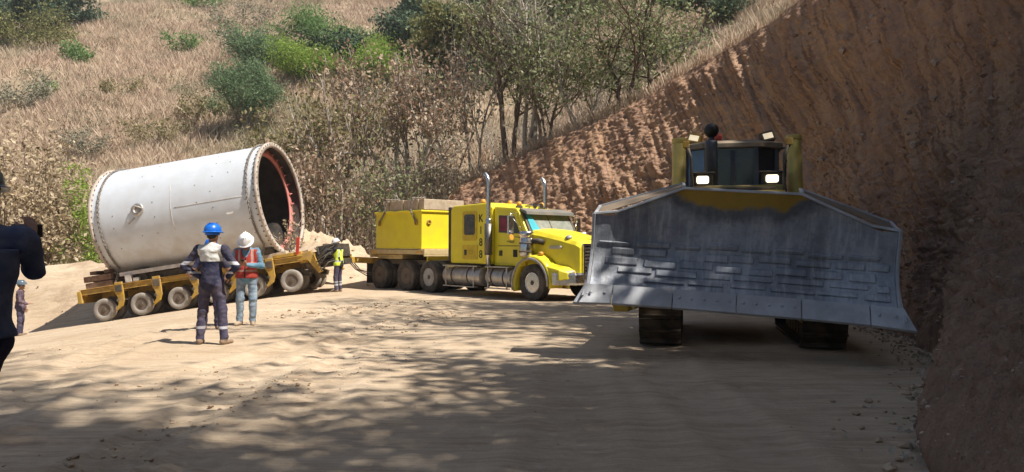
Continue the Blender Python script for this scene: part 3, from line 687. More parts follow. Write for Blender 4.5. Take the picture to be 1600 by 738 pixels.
# trees on the top of the bank, above the frame, that throw the dappled shade
SG2 = 'trees on top of the bank over the road'
def shade(x, y, W, Ht, n, seed, label, ls=0.27, **kw):
    tree('bank_top_tree', label, 'tree', x, y, W, Ht, 'olive', M['bark_dark'], n, ls, seed, stems=2, lean=0.35, nch=6, clump=0.42, r0=0.16, first=0.3, group=SG2, **kw)
SHL = 'olive tree on the bank top over the road beyond the upper right edge'
for (x, y, W, Ht, n, sd) in [(9.0, -1.8, 8.0, 14.5, 6500, 71), (7.6, -3.0, 10.5, 15.5, 9500, 72), (9.9, 2.9, 6.0, 3.6, 9000, 77), (13.4, 7.6, 5.0, 5.0, 1700, 73), (12.2, 11.5, 6.5, 8.5, 2000, 74), (12.5, 16.0, 7.0, 7.0, 2000, 75), (10.6, -3.4, 9.5, 10.0, 5500, 76), (5.6, -6.5, 10.0, 13, 9000, 78), (12.2, 10.2, 6.5, 13.0, 2600, 79), (11.9, 13.6, 6.0, 12.0, 1900, 80)]:
    shade(x, y, W, Ht, n, sd, SHL)

def undergrowth():
    rng = np.random.default_rng(90); P = []; segs = MB(); n = 230
    for i in range(n):
        px = rng.uniform(380, 1010); d = rng.uniform(35.2, 50) if px < 760 else rng.uniform(36.5, 52)
        x, y = at(px, d); z = float(H(np.array([x]), np.array([y]))[0])
        if x > -1: z = surf(x, y)
        for k in range(4):
            a = rng.uniform(0, 2 * np.pi); l = rng.uniform(0.7, 2.6); sp = rng.uniform(0.05, 0.4)
            p = np.array([x, y, z - 0.1]); q = p + np.array([math.cos(a) * sp * l, math.sin(a) * sp * l, l]); m = (p + q) / 2 + rng.normal(0, 0.08, 3)
            segs.tube([p, m, q], [0.022, 0.016, 0.007], 3, cap=False)
            P += [m + (q - m) * t for t in (0.2, 0.6, 1.0)]
    root = segs.build('undergrowth', M['bark_grey'], fix=False); tag(root, kind='stuff')
    P = np.array(P); V, F = leaves_mesh(rng, P, 4200, 0.14, 0.25, 0.5, 0.4)
    o = raw_mesh('undergrowth_leaves', V, F, leafmat('undergrowth_leaf', [(0.13, 0.15, 0.08), (0.22, 0.24, 0.14), (0.36, 0.32, 0.22), (0.18, 0.20, 0.10)]), smooth=False); tag(o, kind='stuff')
undergrowth()
def scrub():
    rng = np.random.default_rng(95); A = []; n = 260
    for i in range(n):
        px, py = (rng.uniform(0, 700), rng.uniform(0, 240)) if i % 2 else (rng.normal(430, 90), rng.normal(90, 70))
        if 340 < px < 560 and 60 < py < 160 and i % 3: continue
        x, y = hit(px, max(py, -40)); r = rng.uniform(0.4, 1.5); k = int(60 * r)
        g = rng.normal(0, 1, (k, 3)) * np.array([r, r, r * 0.5]) * 0.55; g[:, 2] = np.abs(g[:, 2])
        A.append(g + np.array([x, y, float(H(np.array([x]), np.array([y]))[0]) + 0.1]))
    A = np.concatenate(A); V, F = leaves_mesh(rng, A, 17000, 0.24, 0.1, 0.4, 0.2)
    tag(raw_mesh('hillside_scrub', V, F, leafmat('scrub_leaves', [(0.13, 0.15, 0.07), (0.26, 0.25, 0.15), (0.38, 0.33, 0.23), (0.19, 0.22, 0.10), (0.30, 0.27, 0.19)]), smooth=False), kind='stuff')
scrub()

# ------------------------------------------------------------------ clods, gravel and litter
def clods():
    rng = np.random.default_rng(101); pts = []
    def line(a, b, n, wd, s0, s1):
        t = rng.uniform(0, 1, n); p = np.array(a)[None] * (1 - t[:, None]) + np.array(b)[None] * t[:, None] + rng.normal(0, wd, (n, 2)); return np.concatenate([p, rng.uniform(s0, s1, (n, 1)) * rng.power(0.8, (n, 1))], 1)
    pts.append(line((-2.9, 4.2), (-2.4, 8.6), 240, 0.22, 0.0060, 0.0310)); pts.append(line((-2.3, 7.0), (-1.6, 11.5), 225, 0.3, 0.0050, 0.0217))
    pts.append(line((-5.0, 16.5), (-2.6, 21), 285, 0.45, 0.0100, 0.0558)); pts.append(line((-2.4, 13.0), (-1.4, 17.5), 240, 0.35, 0.0075, 0.0434)); pts.append(line((-4.3, 7.2), (-3.2, 9.4), 120, 0.3, 0.0050, 0.0279))
    pts.append(line((-9, 13), (-6, 11.5), 150, 0.9, 0.0050, 0.0279)); pts.append(line((-0.5, 7.5), (0.9, 9.5), 225, 0.55, 0.0025, 0.0124))
    pts.append(line((-7, 11), (2, 9), 525, 2.5, 0.0020, 0.0124)); pts.append(line((-3, 5), (2, 5.5), 375, 0.9, 0.0015, 0.0074))
    pts.append(line((-8, 18), (3, 19), 375, 2.0, 0.0040, 0.0248)); pts.append(line((-20, 30.5), (-5, 30), 375, 1.0, 0.0100, 0.0744))
    tt = rng.uniform(4.5, 11.2, 1500); tp = crom(TOE, tt); tp = tp + rng.normal(0, 0.30, tp.shape) + np.array([-0.12, -0.05])
    pts.append(np.concatenate([tp, (rng.uniform(0.006, 0.06, (1500, 1)) * rng.power(0.7, (1500, 1)))], 1))
    p = np.concatenate(pts); p = p[p[:, 2] > 0.0025]; n = len(p)
    base = np.array([[1, 0, 0], [-1, 0, 0], [0, 1, 0], [0, -1, 0], [0, 0, 1], [0, 0, -1], [.6, .6, .6], [-.6, .6, .6], [.6, -.6, .6], [-.6, -.6, .6]], float)
    f0 = [(0, 6, 8), (4, 6, 7), (4, 7, 9), (4, 9, 8), (4, 8, 6), (2, 7, 6), (1, 9, 7), (3, 8, 9), (0, 2, 6), (2, 1, 7), (1, 3, 9), (3, 0, 8), (5, 2, 0), (5, 1, 2), (5, 3, 1), (5, 0, 3)]
    V = base[None] * (1 + rng.uniform(-0.35, 0.35, (n, 10, 3))) * p[:, 2][:, None, None] * np.array([1.15, 1.0, 0.7])
    a = rng.uniform(0, 6.28, n); c, s = np.cos(a)[:, None], np.sin(a)[:, None]
    V = np.stack([V[..., 0] * c - V[..., 1] * s, V[..., 0] * s + V[..., 1] * c, V[..., 2]], -1)
    z = H(p[:, 0], p[:, 1], True)
    V += np.stack([p[:, 0], p[:, 1], z + 0.25 * p[:, 2]], 1)[:, None]
    F = (np.array(f0)[None] + (np.arange(n) * 10)[:, None, None]).reshape(-1, 3)
    tag(raw_mesh('dirt_clods', V.reshape(-1, 3), F, leafmat('clod_earth', [(0.34, 0.24, 0.155), (0.46, 0.34, 0.23), (0.54, 0.42, 0.295), (0.38, 0.26, 0.17)], 0.0, 0.95), smooth=False), kind='stuff')
    # pale leaf and stone litter along the toe on the right, and loose rubble on the bank face
    m = 520; tt = rng.uniform(7.3, 10.3, m); tp = crom(TOE, tt) + rng.normal(0, 0.22, (m, 2)) + np.array([-0.22, -0.1])
    A = np.concatenate([tp, H(tp[:, 0], tp[:, 1], True)[:, None] + 0.05], 1)
    V, F = leaves_mesh(rng, A, m, 0.055, 0.03, 0.7)
    tag(raw_mesh('leaf_litter', V, F, leafmat('pale_litter', [(0.26, 0.21, 0.16), (0.42, 0.36, 0.29), (0.33, 0.26, 0.19)], 0.0, 0.8), smooth=False), kind='stuff')
    Pf = BANK[4:BT - 2, 200:]; q = 12000; i = (rng.power(0.7, q) * (Pf.shape[0] - 1)).astype(int); j = rng.integers(0, Pf.shape[1], q)
    c0 = Pf[i, j]; dist = np.linalg.norm(c0, axis=1); sz = (rng.uniform(0.010, 0.05, q) * rng.power(0.8, q) * np.clip(dist / 10, 0.5, 2.2))
    V = base[None] * (1 + rng.uniform(-0.4, 0.4, (q, 10, 3))) * sz[:, None, None] + c0[:, None]
    F = (np.array(f0)[None] + (np.arange(q) * 10)[:, None, None]).reshape(-1, 3)
    tag(raw_mesh('bank_rubble', V.reshape(-1, 3), F, leafmat('rubble_stone', [(0.20, 0.12, 0.08), (0.33, 0.22, 0.16), (0.47, 0.38, 0.31), (0.25, 0.14, 0.09)], 0.0, 0.95), smooth=False), kind='stuff')
clods()

# ------------------------------------------------------------------ thin warm-season haze in the valley
hb = MB(); hb.box((20, 110, 72), (330, 320, 164))
hq = NT('valley_haze'); hq.t.nodes.remove(hq.b)
pv = hq.n('ShaderNodeVolumePrincipled'); pv.inputs['Color'].default_value = (0.86, 0.88, 0.92, 1); pv.inputs['Density'].default_value = 0.0006; pv.inputs['Anisotropy'].default_value = 0.3
hq.t.links.new(pv.outputs[0], hq.out.inputs['Volume'])
hz = hb.build('haze', hq.m); tag(hz, kind='stuff')
# ------------------------------------------------------------------ vehicles: shared pieces
def tyre_prof(Rr, W, rim):
    h = W / 2; s = Rr - rim
    return [(rim, -h * 0.72), (rim + 0.25 * s, -h * 0.96), (rim + 0.6 * s, -h), (Rr - 0.16 * s, -h * 0.93), (Rr - 0.03 * s, -h * 0.8), (Rr, -h * 0.55), (Rr - 0.015, -h * 0.5), (Rr - 0.015, -h * 0.44),
            (Rr, -h * 0.4), (Rr, -h * 0.08), (Rr - 0.015, -h * 0.05), (Rr - 0.015, h * 0.05), (Rr, h * 0.08), (Rr, h * 0.4), (Rr - 0.015, h * 0.44), (Rr - 0.015, h * 0.5), (Rr, h * 0.55),
            (Rr - 0.03 * s, h * 0.8), (Rr - 0.16 * s, h * 0.93), (rim + 0.6 * s, h), (rim + 0.25 * s, h * 0.96), (rim, h * 0.72), (rim - 0.02, 0)]
def make_wheel(parent, loc, Rr, W, rim, side, rubber, rimm, style='steel', name='wheel', n=36):
    """side = -1: outer face towards -y"""
    t = MB(); t.lathe(tyre_prof(Rr, W, rim), (0, 0, 0), (0, 1, 0), n, closed=True)
    o = t.build(name, rubber, parent); o.location = loc
    r = MB(); y = side * W * 0.36; d = np.array([0, side, 0.0])
    r.lathe([(rim * 1.0, W * 0.36), (rim * 1.03, W * 0.40), (rim * 0.93, W * 0.39), (rim * 0.86, W * 0.02), (rim * 0.66, -W * 0.06 if style == 'steel' else W * 0.12), (rim * 0.42, W * 0.02), (rim * 0.42, W * 0.24), (rim * 0.30, W * 0.32), (rim * 0.0001, W * 0.33)], (0, 0, 0), d, n)
    for k in range(10):
        a = 2 * math.pi * k / 10; c = np.array([math.cos(a), 0, math.sin(a)]) * rim * 0.55
        r.cyl(c - d * W * 0.04, c + d * W * 0.10, rim * 0.045, n=6)
        a += 0.31; c = np.array([math.cos(a), 0, math.sin(a)]) * rim * 0.76; o0 = W * 0.09 if style == 'alu' else W * -0.04
        r.lathe([(rim * 0.09, o0), (rim * 0.09, o0 + W * 0.05)], c, d, 10, mat=1)
    r.lathe([(rim * 0.27, W * 0.30), (rim * 0.24, W * 0.37), (rim * 0.0001, W * 0.38)], (0, 0, 0), d, 16, mat=1); r.lathe([(rim * 0.62, -W * 0.055 if style == 'steel' else W * 0.122), (rim * 0.44, W * 0.025 if style == 'steel' else W * 0.135)], (0, 0, 0), d, n, mat=1 if style == 'steel' else 0); r.F = r.F[:-2]; r.M = r.M[:-2]; r.S = r.S[:-2]
    r.build('rim', [rimm, M['black']], o)
    return o
def text_obj(body, size, name, mat, parent, loc, rot, depth=0.004):
    cu = bpy.data.curves.new(name, 'FONT'); cu.body = body; cu.size = size; cu.extrude = depth; cu.align_x = 'CENTER'; cu.align_y = 'CENTER'; cu.offset = size * 0.008
    t = bpy.data.objects.new(name, cu); COL.objects.link(t)
    bpy.context.view_layer.update()
    me = bpy.data.meshes.new_from_object(t.evaluated_get(bpy.context.evaluated_depsgraph_get())); bpy.data.objects.remove(t)
    me.materials.clear(); me.materials.append(mat)
    o = bpy.data.objects.new(name, me); COL.objects.link(o); o.parent = parent; o.location = loc; o.rotation_euler = rot
    return o
def rrect(x0, x1, z0, z1, r, n=4):
    P = []
    for cx, cz, a0 in ((x1 - r, z1 - r, 0), (x0 + r, z1 - r, 90), (x0 + r, z0 + r, 180), (x1 - r, z0 + r, 270)):
        for k in range(n + 1):
            a = R(a0 + 90 * k / n); P.append((cx + r * math.cos(a), cz + r * math.sin(a)))
    return P
def chain(path, r, name, mat, parent=None, link=0.09):
    """links of a chain along a polyline"""
    P = np.array(path, float); d = np.concatenate([[0], np.cumsum(np.linalg.norm(np.diff(P, axis=0), axis=1))])
    m = MB(); n = max(2, int(d[-1] / (link * 0.75)))
    for i in range(n):
        s = (i + 0.5) / n * d[-1]; q = np.array([np.interp(s, d, P[:, k]) for k in range(3)]); q2 = np.array([np.interp(min(s + 0.01, d[-1]), d, P[:, k]) for k in range(3)])
        q1 = np.array([np.interp(max(s - 0.01, 0), d, P[:, k]) for k in range(3)])
        t, u, v = frame_of(q2 - q1); e = u if i % 2 else v
        a = np.linspace(0, 2 * np.pi, 9)
        m.tube([q + t * math.cos(x) * link * 0.5 + e * math.sin(x) * link * 0.28 for x in a], r, 5, cap=False)
    return m.build(name, mat, parent)

# ------------------------------------------------------------------ yellow heavy haul truck
TR_LOC = (1.42, 22.72, 0.0); TR_ROT = R(-48)
TR_LOC = (TR_LOC[0], TR_LOC[1], float(H(np.array([0.3]), np.array([23.0]))[0]) - 0.01)
def build_truck():
    t = empty('truck', TR_LOC, (0, R(0.25), TR_ROT))
    tag(t, 'yellow heavy haul truck with a ballast box and sleeper cab facing the dozer blade', 'truck')
    Y = M['yellow']
    # frame and running gear
    f = MB()
    for y in (-0.42, 0.42): f.box((-3.7, y, 0.82), (9.6, 0.09, 0.28))
    for x in (-8.4, -7.2, -5.7, -3, -0.9, 0.9): f.box((x, 0, 0.82), (0.12, 0.8, 0.2))
    for x in (0.0, -4.96, -6.32, -8.0): f.cyl((x, -0.95, 0.52), (x, 0.95, 0.52), 0.085, n=12); 
    for x in (-4.96, -6.32, -8.0): f.lathe([(0.0001, -0.24), (0.16, -0.2), (0.23, 0), (0.16, 0.2), (0.0001, 0.24)], (x, 0, 0.54), (1, 0, 0), 14)
    f.box((-0.1, 0, 0.95), (1.2, 0.7, 0.6)); f.box((0.95, 0, 0.62), (0.5, 1.9, 0.12)); f.box((-2.3, 0, 0.6), (2.6, 0.7, 0.35)); f.box((-6.6, 0, 1.0), (3.4, 1.7, 0.16))
    f.build('chassis', M['dark'], t)
    # wheels
    w0 = make_wheel(t, (0, -1.03, 0.53), 0.53, 0.30, 0.295, -1, M['tyre'], M['chrome'], 'alu')
    w1 = make_wheel(t, (0, 1.03, 0.53), 0.53, 0.30, 0.295, 1, M['tyre'], M['chrome'], 'alu')
    ra = make_wheel(t, (-4.96, -1.08, 0.53), 0.53, 0.27, 0.295, -1, M['tyre'], M['rimgrey']); rb = make_wheel(t, (-6.32, -1.08, 0.53), 0.53, 0.27, 0.295, -1, M['tyre'], M['rimdark'])
    rc = make_wheel(t, (-4.96, 1.08, 0.53), 0.53, 0.27, 0.295, 1, M['tyre'], M['rimdark'])
    c = copy_tree(rb, t); c.location = (-8.0, -1.08, 0.53)
    for x in (-6.32, -8.0): c = copy_tree(rc, t); c.location = (x, 1.08, 0.53)
    for x in (-4.96, -6.32, -8.0):
        for s, src in ((-1, rb), (1, rc)): c = copy_tree(src, t); c.location = (x, s * 0.76, 0.53)
    # ballast box and deck
    d = MB(); d.box((-6.9, 0, 1.36), (3.45, 2.4, 0.16)); d.box((-8.58, 0, 1.30), (0.10, 2.4, 0.30)); d.box((-7.6, 0, 1.18), (1.6, 2.0, 0.16)); d.box((-5.21, 0, 1.34), (0.06, 2.42, 0.26))
    dk = d.build('deck', M['cream'], t, 0.012)
    for x in (-8.3, -5.5): lr = MB(); lr.box((x, -1.205, 1.36), (0.32, 0.01, 0.05)); lr.build('marker_strip', M['amber'], dk)
    b = MB(); b.box((-6.86, 0, 2.10), (2.86, 2.3, 1.26)); b.box((-6.86, 0, 2.755), (2.96, 2.4, 0.07)); b.box((-5.38, 0, 1.18), (0.07, 1.9, 0.55))
    for x in (-8.1, -7.4, -6.4, -5.6): b.box((x, 0, 2.1), (0.05, 2.312, 1.2)) if False else None
    bx = b.build('ballast_box', Y, t, 0.02)
    for x, y in ((-8.02, -1.16), (-5.72, -1.16)): lug = MB(); lug.lathe([(0.05, -0.02), (0.09, -0.02), (0.09, 0.02), (0.05, 0.02)], (x, y - 0.01, 2.36), (0, 1, 0), 14, closed=True); lug.box((x, y, 2.44), (0.1, 0.05, 0.10)); lug.build('lifting_eye', M['yellow_worn'], bx)
    for y in (-0.85, 0.85): lug = MB(); lug.lathe([(0.05, -0.02), (0.09, -0.02), (0.09, 0.02), (0.05, 0.02)], (-5.41, y, 2.38), (1, 0, 0), 14, closed=True); lug.build('lifting_eye', M['yellow_worn'], bx)
    m = MB(); m.box((-8.68, -0.98, 0.62), (0.02, 0.62, 0.85)); m.build('mudflap', M['black'], t); m = MB(); m.box((-8.68, 0.98, 0.62), (0.02, 0.62, 0.85)); m.build('mudflap', M['black'], t)
    fd = MB()
    a = np.linspace(R(20), R(160), 12)
    # sleeper
    s = MB(); P = [(-3.86, 1.02), (-1.80, 1.02), (-1.80, 2.76), (-2.0, 2.90), (-3.72, 2.86), (-3.86, 2.74)]
    s.prism(P, -1.12, 1.12); sl = s.build('sleeper_cab', Y, t, 0.05)
    g = MB(); g.box((-3.93, 0, 1.95), (0.14, 2.2, 1.75)); g.build('sleeper_rear_gaiter', M['black'], t, 0.01)
    def frame_panel(name, x0, x1, z0, z1, mat, parent, y, r=0.06, th=0.012, sgn=-1):
        q = MB(); q.prism(rrect(x0, x1, z0, z1, r), y, y + sgn * th); return q.build(name, mat, parent)
    for sg in (-1, 1):
        y = sg * 1.122
        wf = frame_panel('sleeper_window_frame', -3.22, -2.50, 1.74, 2.66, plain('yellow_panel_edge', (0.66, 0.47, 0.03), rough=0.4), sl, y, 0.09, 0.016, sg)
        frame_panel('inner_panel', -3.19, -2.53, 1.77, 2.63, Y, wf, y + sg * 0.010, 0.08, 0.014, sg) if False else None
        frame_panel('sleeper_window', -3.12, -2.60, 1.92, 2.56, M['glass'], sl, y + sg * 0.017, 0.07, 0.012, sg)
        lp = frame_panel('locker_door', -3.22, -2.46, 1.15, 1.60, plain('yellow_locker', (0.70, 0.50, 0.03), rough=0.42), sl, y, 0.05, 0.012, sg)
        frame_panel('latch', -3.12, -3.00, 1.28, 1.46, M['black'], sl, y + sg * 0.013, 0.03, 0.01, sg)
    for i, ch in enumerate('K188'):
        text_obj(ch, 0.34, 'letter', M['letter'], sl, (-2.32, -1.124, 2.42 - i * 0.37), (R(90), 0, 0))
    text_obj('23', 0.20, 'number', plain('faint_yellow_number', (0.50, 0.35, 0.04)), sl, (-2.80, -1.138, 1.37), (R(90), 0, 0), 0.003)
    # cab
    P = [(-1.78, 0.98), (-0.42, 0.98), (-0.30, 1.95), (-0.66, 2.56), (-0.80, 2.70), (-1.78, 2.78)]
    c = MB()
    for y0, y1 in ((-1.04, 1.04),):
        c.prism(P, y0, y1)
    cb = c.build('cab', Y, t, 0.035)
    for sg in (-1, 1):
        y = sg * 1.042
        fr = MB(); fr.prism([(-1.62, 1.06), (-0.52, 1.06), (-0.46, 1.9), (-0.78, 2.56), (-1.62, 2.60)], y, y + sg * 0.02); dr = fr.build('door', Y, cb, 0.012)
        gl = MB(); gl.prism([(-1.54, 1.98), (-0.60, 1.94), (-0.86, 2.47), (-1.54, 2.50)], y + sg * 0.021, y + sg * 0.028); gl.build('side_window', M['glass'], dr)
        cu = MB(); cu.prism([(-1.5, 2.02), (-1.15, 2.02), (-1.2, 2.45), (-1.5, 2.46)], y + sg * 0.029, y + sg * 0.033); cu.prism([(-0.98, 2.02), (-0.9, 2.02), (-0.92, 2.42), (-1.0, 2.45)], y + sg * 0.029, y + sg * 0.033); cu.build('curtain', M['curtain'], dr)
        hd = MB(); hd.box((-1.44, y + sg * 0.035, 1.36), (0.12, 0.03, 0.16)); hd.build('handle', M['black'], dr)
        st = MB(); st.box((-1.05, y + sg * 0.026, 1.58), (1.02, 0.006, 0.018)); st.box((-1.0, y + sg * 0.026, 1.72), (0.34, 0.006, 0.02)); st.box((-0.95, y + sg * 0.026, 1.68), (0.2, 0.006, 0.016)); st.box((-0.8, y + sg * 0.026, 1.36), (0.18, 0.006, 0.22)); st.build('door_marking', M['letter'], dr)
    ws = MB(); ws.loft([[(-0.30, -0.93, 1.985), (-0.30, 0.93, 1.985), (-0.27, 0.93, 1.995), (-0.27, -0.93, 1.995)], [(-0.645, -0.90, 2.54), (-0.645, 0.90, 2.54), (-0.615, 0.90, 2.555), (-0.615, -0.90, 2.555)]])
    ws.build('windscreen', plain('dusty_windscreen', (0.20, 0.23, 0.21), (0.30, 0.31, 0.27), 0.15, spec=0.7, dust=0.35, dcol=(0.42, 0.38, 0.30)), cb)
    wf = MB(); wf.box((-0.27, 0, 1.975), (0.05, 2.0, 0.05)); wf.bar((-0.265, 0, 1.99), (-0.615, 0, 2.56), 0.03, 0.02)
    for y in (-0.95, 0.95): wf.bar((-0.27, y, 1.97), (-0.63, y * 0.98, 2.56), 0.06, 0.05)
    wf.build('windscreen_frame', M['dark'], cb)
    cy = MB(); cy.loft([[(-0.268, -0.89, 2.03), (-0.268, -0.55, 2.03), (-0.258, -0.55, 2.036), (-0.258, -0.89, 2.036)], [(-0.56, -0.88, 2.50), (-0.56, -0.70, 2.50), (-0.55, -0.70, 2.506), (-0.55, -0.88, 2.506)]]); cy.build('windscreen_sticker', M['cyan'], cb)
    v = MB(); v.loft([[(-0.72, -0.98, 2.62), (-0.72, 0.98, 2.62), (-0.72, 0.98, 2.70), (-0.72, -0.98, 2.70)], [(-0.38, -1.0, 2.50), (-0.38, 1.0, 2.50), (-0.40, 1.0, 2.60), (-0.40, -1.0, 2.60)]]); v.build('sun_visor', plain('grey_visor', (0.16, 0.17, 0.17), rough=0.5, dust=0.4), cb, 0.01)
    bc = None
    for loc in ((-2.9, -0.55, 2.885), (-1.2, -0.55, 2.74), (-1.2, 0.4, 2.74), (-2.9, 0.6, 2.885)):
        if bc is None:
            bb = MB(); bb.cyl((0, 0, -0.02), (0, 0, 0.05), 0.11, n=16); bc = bb.build('beacon', M['black'], t)
            q = MB(); q.lathe([(0.078, 0.05), (0.08, 0.11), (0.07, 0.16), (0.04, 0.18), (0.0001, 0.185)], n=16); q.build('lens', M['amber'], bc); bc.location = loc
        else: o = copy_tree(bc, t); o.location = loc
    hr = MB()
    for y in (-0.15, 0.12):
        hr.lathe([(0.03, 0), (0.04, 0.3), (0.09, 0.42)], (-1.35, y, 2.80), (1, 0, 0), 12); hr.box((-1.2, y, 2.765), (0.06, 0.05, 0.06))
    hr.build('air_horn', M['chrome'], t)
    # hood
    def sec(x, hw, z0, z1, cr):
        return [(x, -hw, z0), (x, -hw, z1 - cr), (x, -hw + cr * 0.6, z1 - cr * 0.2), (x, -hw * 0.4, z1), (x, 0, z1 + 0.015), (x, hw * 0.4, z1), (x, hw - cr * 0.6, z1 - cr * 0.2), (x, hw, z1 - cr), (x, hw, z0)]
    h = MB(); h.loft([sec(-0.40, 0.96, 1.0, 2.10, 0.16), sec(0.1, 0.90, 0.95, 2.02, 0.16), sec(0.75, 0.80, 0.72, 1.88, 0.15), sec(1.28, 0.70, 0.62, 1.74, 0.14), sec(1.40, 0.64, 0.64, 1.64, 0.12)])
    ho = h.build('hood', Y, t, 0.02)
    bd = MB(); bd.prism(rrect(0.42, 0.86, 1.50, 1.59, 0.03), -0.875, -0.80); bd.build('side_vent', M['alu'], ho)
    gb = MB(); gb.lathe([(0.0001, 0), (0.10, 0.0), (0.085, 0.06), (0.0001, 0.075)], (0.95, -0.62, 1.80), (0.1, -0.5, 1), 14); gb.build('hood_latch', M['rimgrey'], ho)
    g = MB(); g.box((1.405, 0, 1.12), (0.05, 1.04, 0.92), mat=1)
    for k in range(9): g.box((1.435, 0, 0.74 + k * 0.095), (0.03, 0.98, 0.035))
    for y in (-0.53, 0.53): g.box((1.43, y, 1.13), (0.06, 0.06, 1.0))
    g.box((1.43, 0, 1.62), (0.06, 1.1, 0.06))
    g.build('grille', [M['chrome'], M['black']], t, 0.006)
    # front fenders
    for sg in (-1, 1):
        q = MB(); secs = []
        for a in np.linspace(R(200), R(-8), 18):
            rr = 0.70 + 0.08 * max(0, math.cos(a)); x = math.cos(a) * rr; z = 0.53 + math.sin(a) * rr * 1.0
            x2 = math.cos(a) * (rr + 0.05); z2 = 0.53 + math.sin(a) * (rr + 0.05)
            secs.append([(x, sg * 0.72, z), (x, sg * 1.24, z - 0.03), (x2, sg * 1.24, z2 - 0.02), (x2 * 1.0, sg * 1.18, z2 + 0.03), (x2, sg * 0.72, z2 + 0.10 * max(0, math.sin(a)))])
        q.loft(secs, smooth=True); fe = q.build('fender', Y, t)
        q = MB(); secs = []
        for a in np.linspace(R(195), R(-2), 16):
            rr = 0.705; secs.append([(math.cos(a) * rr, sg * 1.225, 0.53 + math.sin(a) * rr - 0.03), (math.cos(a) * rr, sg * 1.27, 0.53 + math.sin(a) * rr - 0.05), (math.cos(a) * (rr + 0.06), sg * 1.27, 0.53 + math.sin(a) * (rr + 0.06) - 0.05), (math.cos(a) * (rr + 0.06), sg * 1.225, 0.53 + math.sin(a) * (rr + 0.06) - 0.03)])
        q.loft(secs, smooth=True); q.build('fender_flare', M['rimgrey'], fe)
        q = MB(); q.loft([[(0.62, sg * 0.74, 0.62), (0.62, sg * 1.22, 0.62), (0.62, sg * 1.22, 1.02), (0.62, sg * 0.74, 1.12)], [(1.12, sg * 0.66, 0.62), (1.12, sg * 1.18, 0.62), (1.10, sg * 1.18, 0.92), (1.10, sg * 0.66, 1.02)], [(1.30, sg * 0.62, 0.66), (1.30, sg * 1.02, 0.66), (1.28, sg * 1.0, 0.84), (1.28, sg * 0.62, 0.9)]]); q.build('headlamp_pod', Y, fe, 0.025)
        q = MB(); q.loft([[(1.125, sg * 0.74, 0.74), (1.125, sg * 1.14, 0.74), (1.115, sg * 1.14, 0.90), (1.115, sg * 0.74, 0.95)], [(1.30, sg * 0.72, 0.75), (1.285, sg * 1.02, 0.75), (1.262, sg * 1.0, 0.86), (1.285, sg * 0.72, 0.9)]]); q.build('headlight', M['alu'], t, 0.02)
        q = MB(); q.lathe([(0.075, 0), (0.075, 0.08), (0.05, 0.10), (0.0001, 0.105)], (0.25, sg * 1.04, 1.315), (0, 0, 1), 14); q.build('turn_signal', M['amber'], fe)
    bu = MB(); prof = [(1.30, 0.50), (1.42, 0.50), (1.45, 0.56), (1.45, 0.78), (1.40, 0.84), (1.30, 0.84)]
    bu.loft([[(x - 0.42, y0, z) for x, z in prof] if abs(y0) > 1.1 else [(x, y0, z) for x, z in prof] for y0 in (-1.22, -0.85, 0.85, 1.22)]); bu.build('bumper', M['chrome'], t, 0.01)
    hk = MB()
    for y in (-0.35, 0.35): hk.box((1.52, y, 0.66), (0.16, 0.08, 0.22)); hk.tube([(1.55, y, 0.56), (1.68, y, 0.56), (1.70, y, 0.68), (1.6, y, 0.74)], 0.03, 8)
    hk.box((1.50, -0.1, 0.92), (0.12, 0.6, 0.16)); hk.build('tow_hook', M['yellow_worn'], t, 0.006)
    # stacks, air cleaners, tanks, steps, mirrors
    for sg in (-1, 1):
        e = MB(); y = sg * 1.2
        e.cyl((-1.86, y, 0.95), (-1.86, y, 2.35), 0.0735, n=18)
        e.lathe([(0.0735, 0), (0.095, 0.02), (0.095, 0.82), (0.0735, 0.86)], (-1.86, y, 1.55), (0, 0, 1), 18)
        e.tube([(-1.86, y, 2.3), (-1.86, y, 3.42), (-1.88, y, 3.58), (-1.95, y, 3.70), (-2.03, y, 3.77)], [0.066] * 5, 14, cap=False)
        ex = e.build('exhaust_stack', M['chrome'], t)
        q = MB(); q.lathe([(0.118, 0.0), (0.118, 0.95)], (-1.86, y + sg * 0.008, 1.30), (0, 0, 1), 20); 
        hs = q.build('heat_shield', plain('perforated_heat_shield', (0.22, 0.21, 0.20), (0.12, 0.115, 0.11), 0.45, 0.8, scale=30, dust=0.25), ex)
        a = MB(); a.lathe([(0.19, 0), (0.20, 0.03), (0.20, 0.5), (0.185, 0.52), (0.185, 0.56), (0.215, 0.58), (0.215, 0.70), (0.17, 0.73), (0.0001, 0.74)], (-0.22, sg * 1.17, 1.28), (0, 0, 1), 24)
        ac = a.build('air_cleaner', M['chrome'], t); q = MB(); q.tube([(-0.1, sg * 1.1, 1.72), (0.12, sg * 1.0, 1.72), (0.2, sg * 0.88, 1.68)], 0.085, 14); q.build('intake_pipe', M['black'], ac)
        q = MB()
        for z in (1.42, 1.66): q.lathe([(0.203, -0.02), (0.207, -0.02), (0.207, 0.02), (0.203, 0.02)], (-0.22, sg * 1.17, z), (0, 0, 1), 24, closed=True)
        q.build('band', M['dark'], ac)
        tk = MB(); tk.lathe([(0.0001, 0), (0.27, 0.015), (0.295, 0.05), (0.295, 1.85), (0.27, 1.885), (0.0001, 1.9)], (-4.2, sg * 0.92, 0.63), (1, 0, 0), 28); o1 = tk.build('fuel_tank', M['alu'], t)
        q = MB()
        for x in (-3.7, -2.9): q.lathe([(0.297, -0.03), (0.303, -0.03), (0.303, 0.03), (0.297, 0.03)], (x, sg * 0.92, 0.63), (1, 0, 0), 28, closed=True)
        q.build('tank_strap', M['dark'], o1)
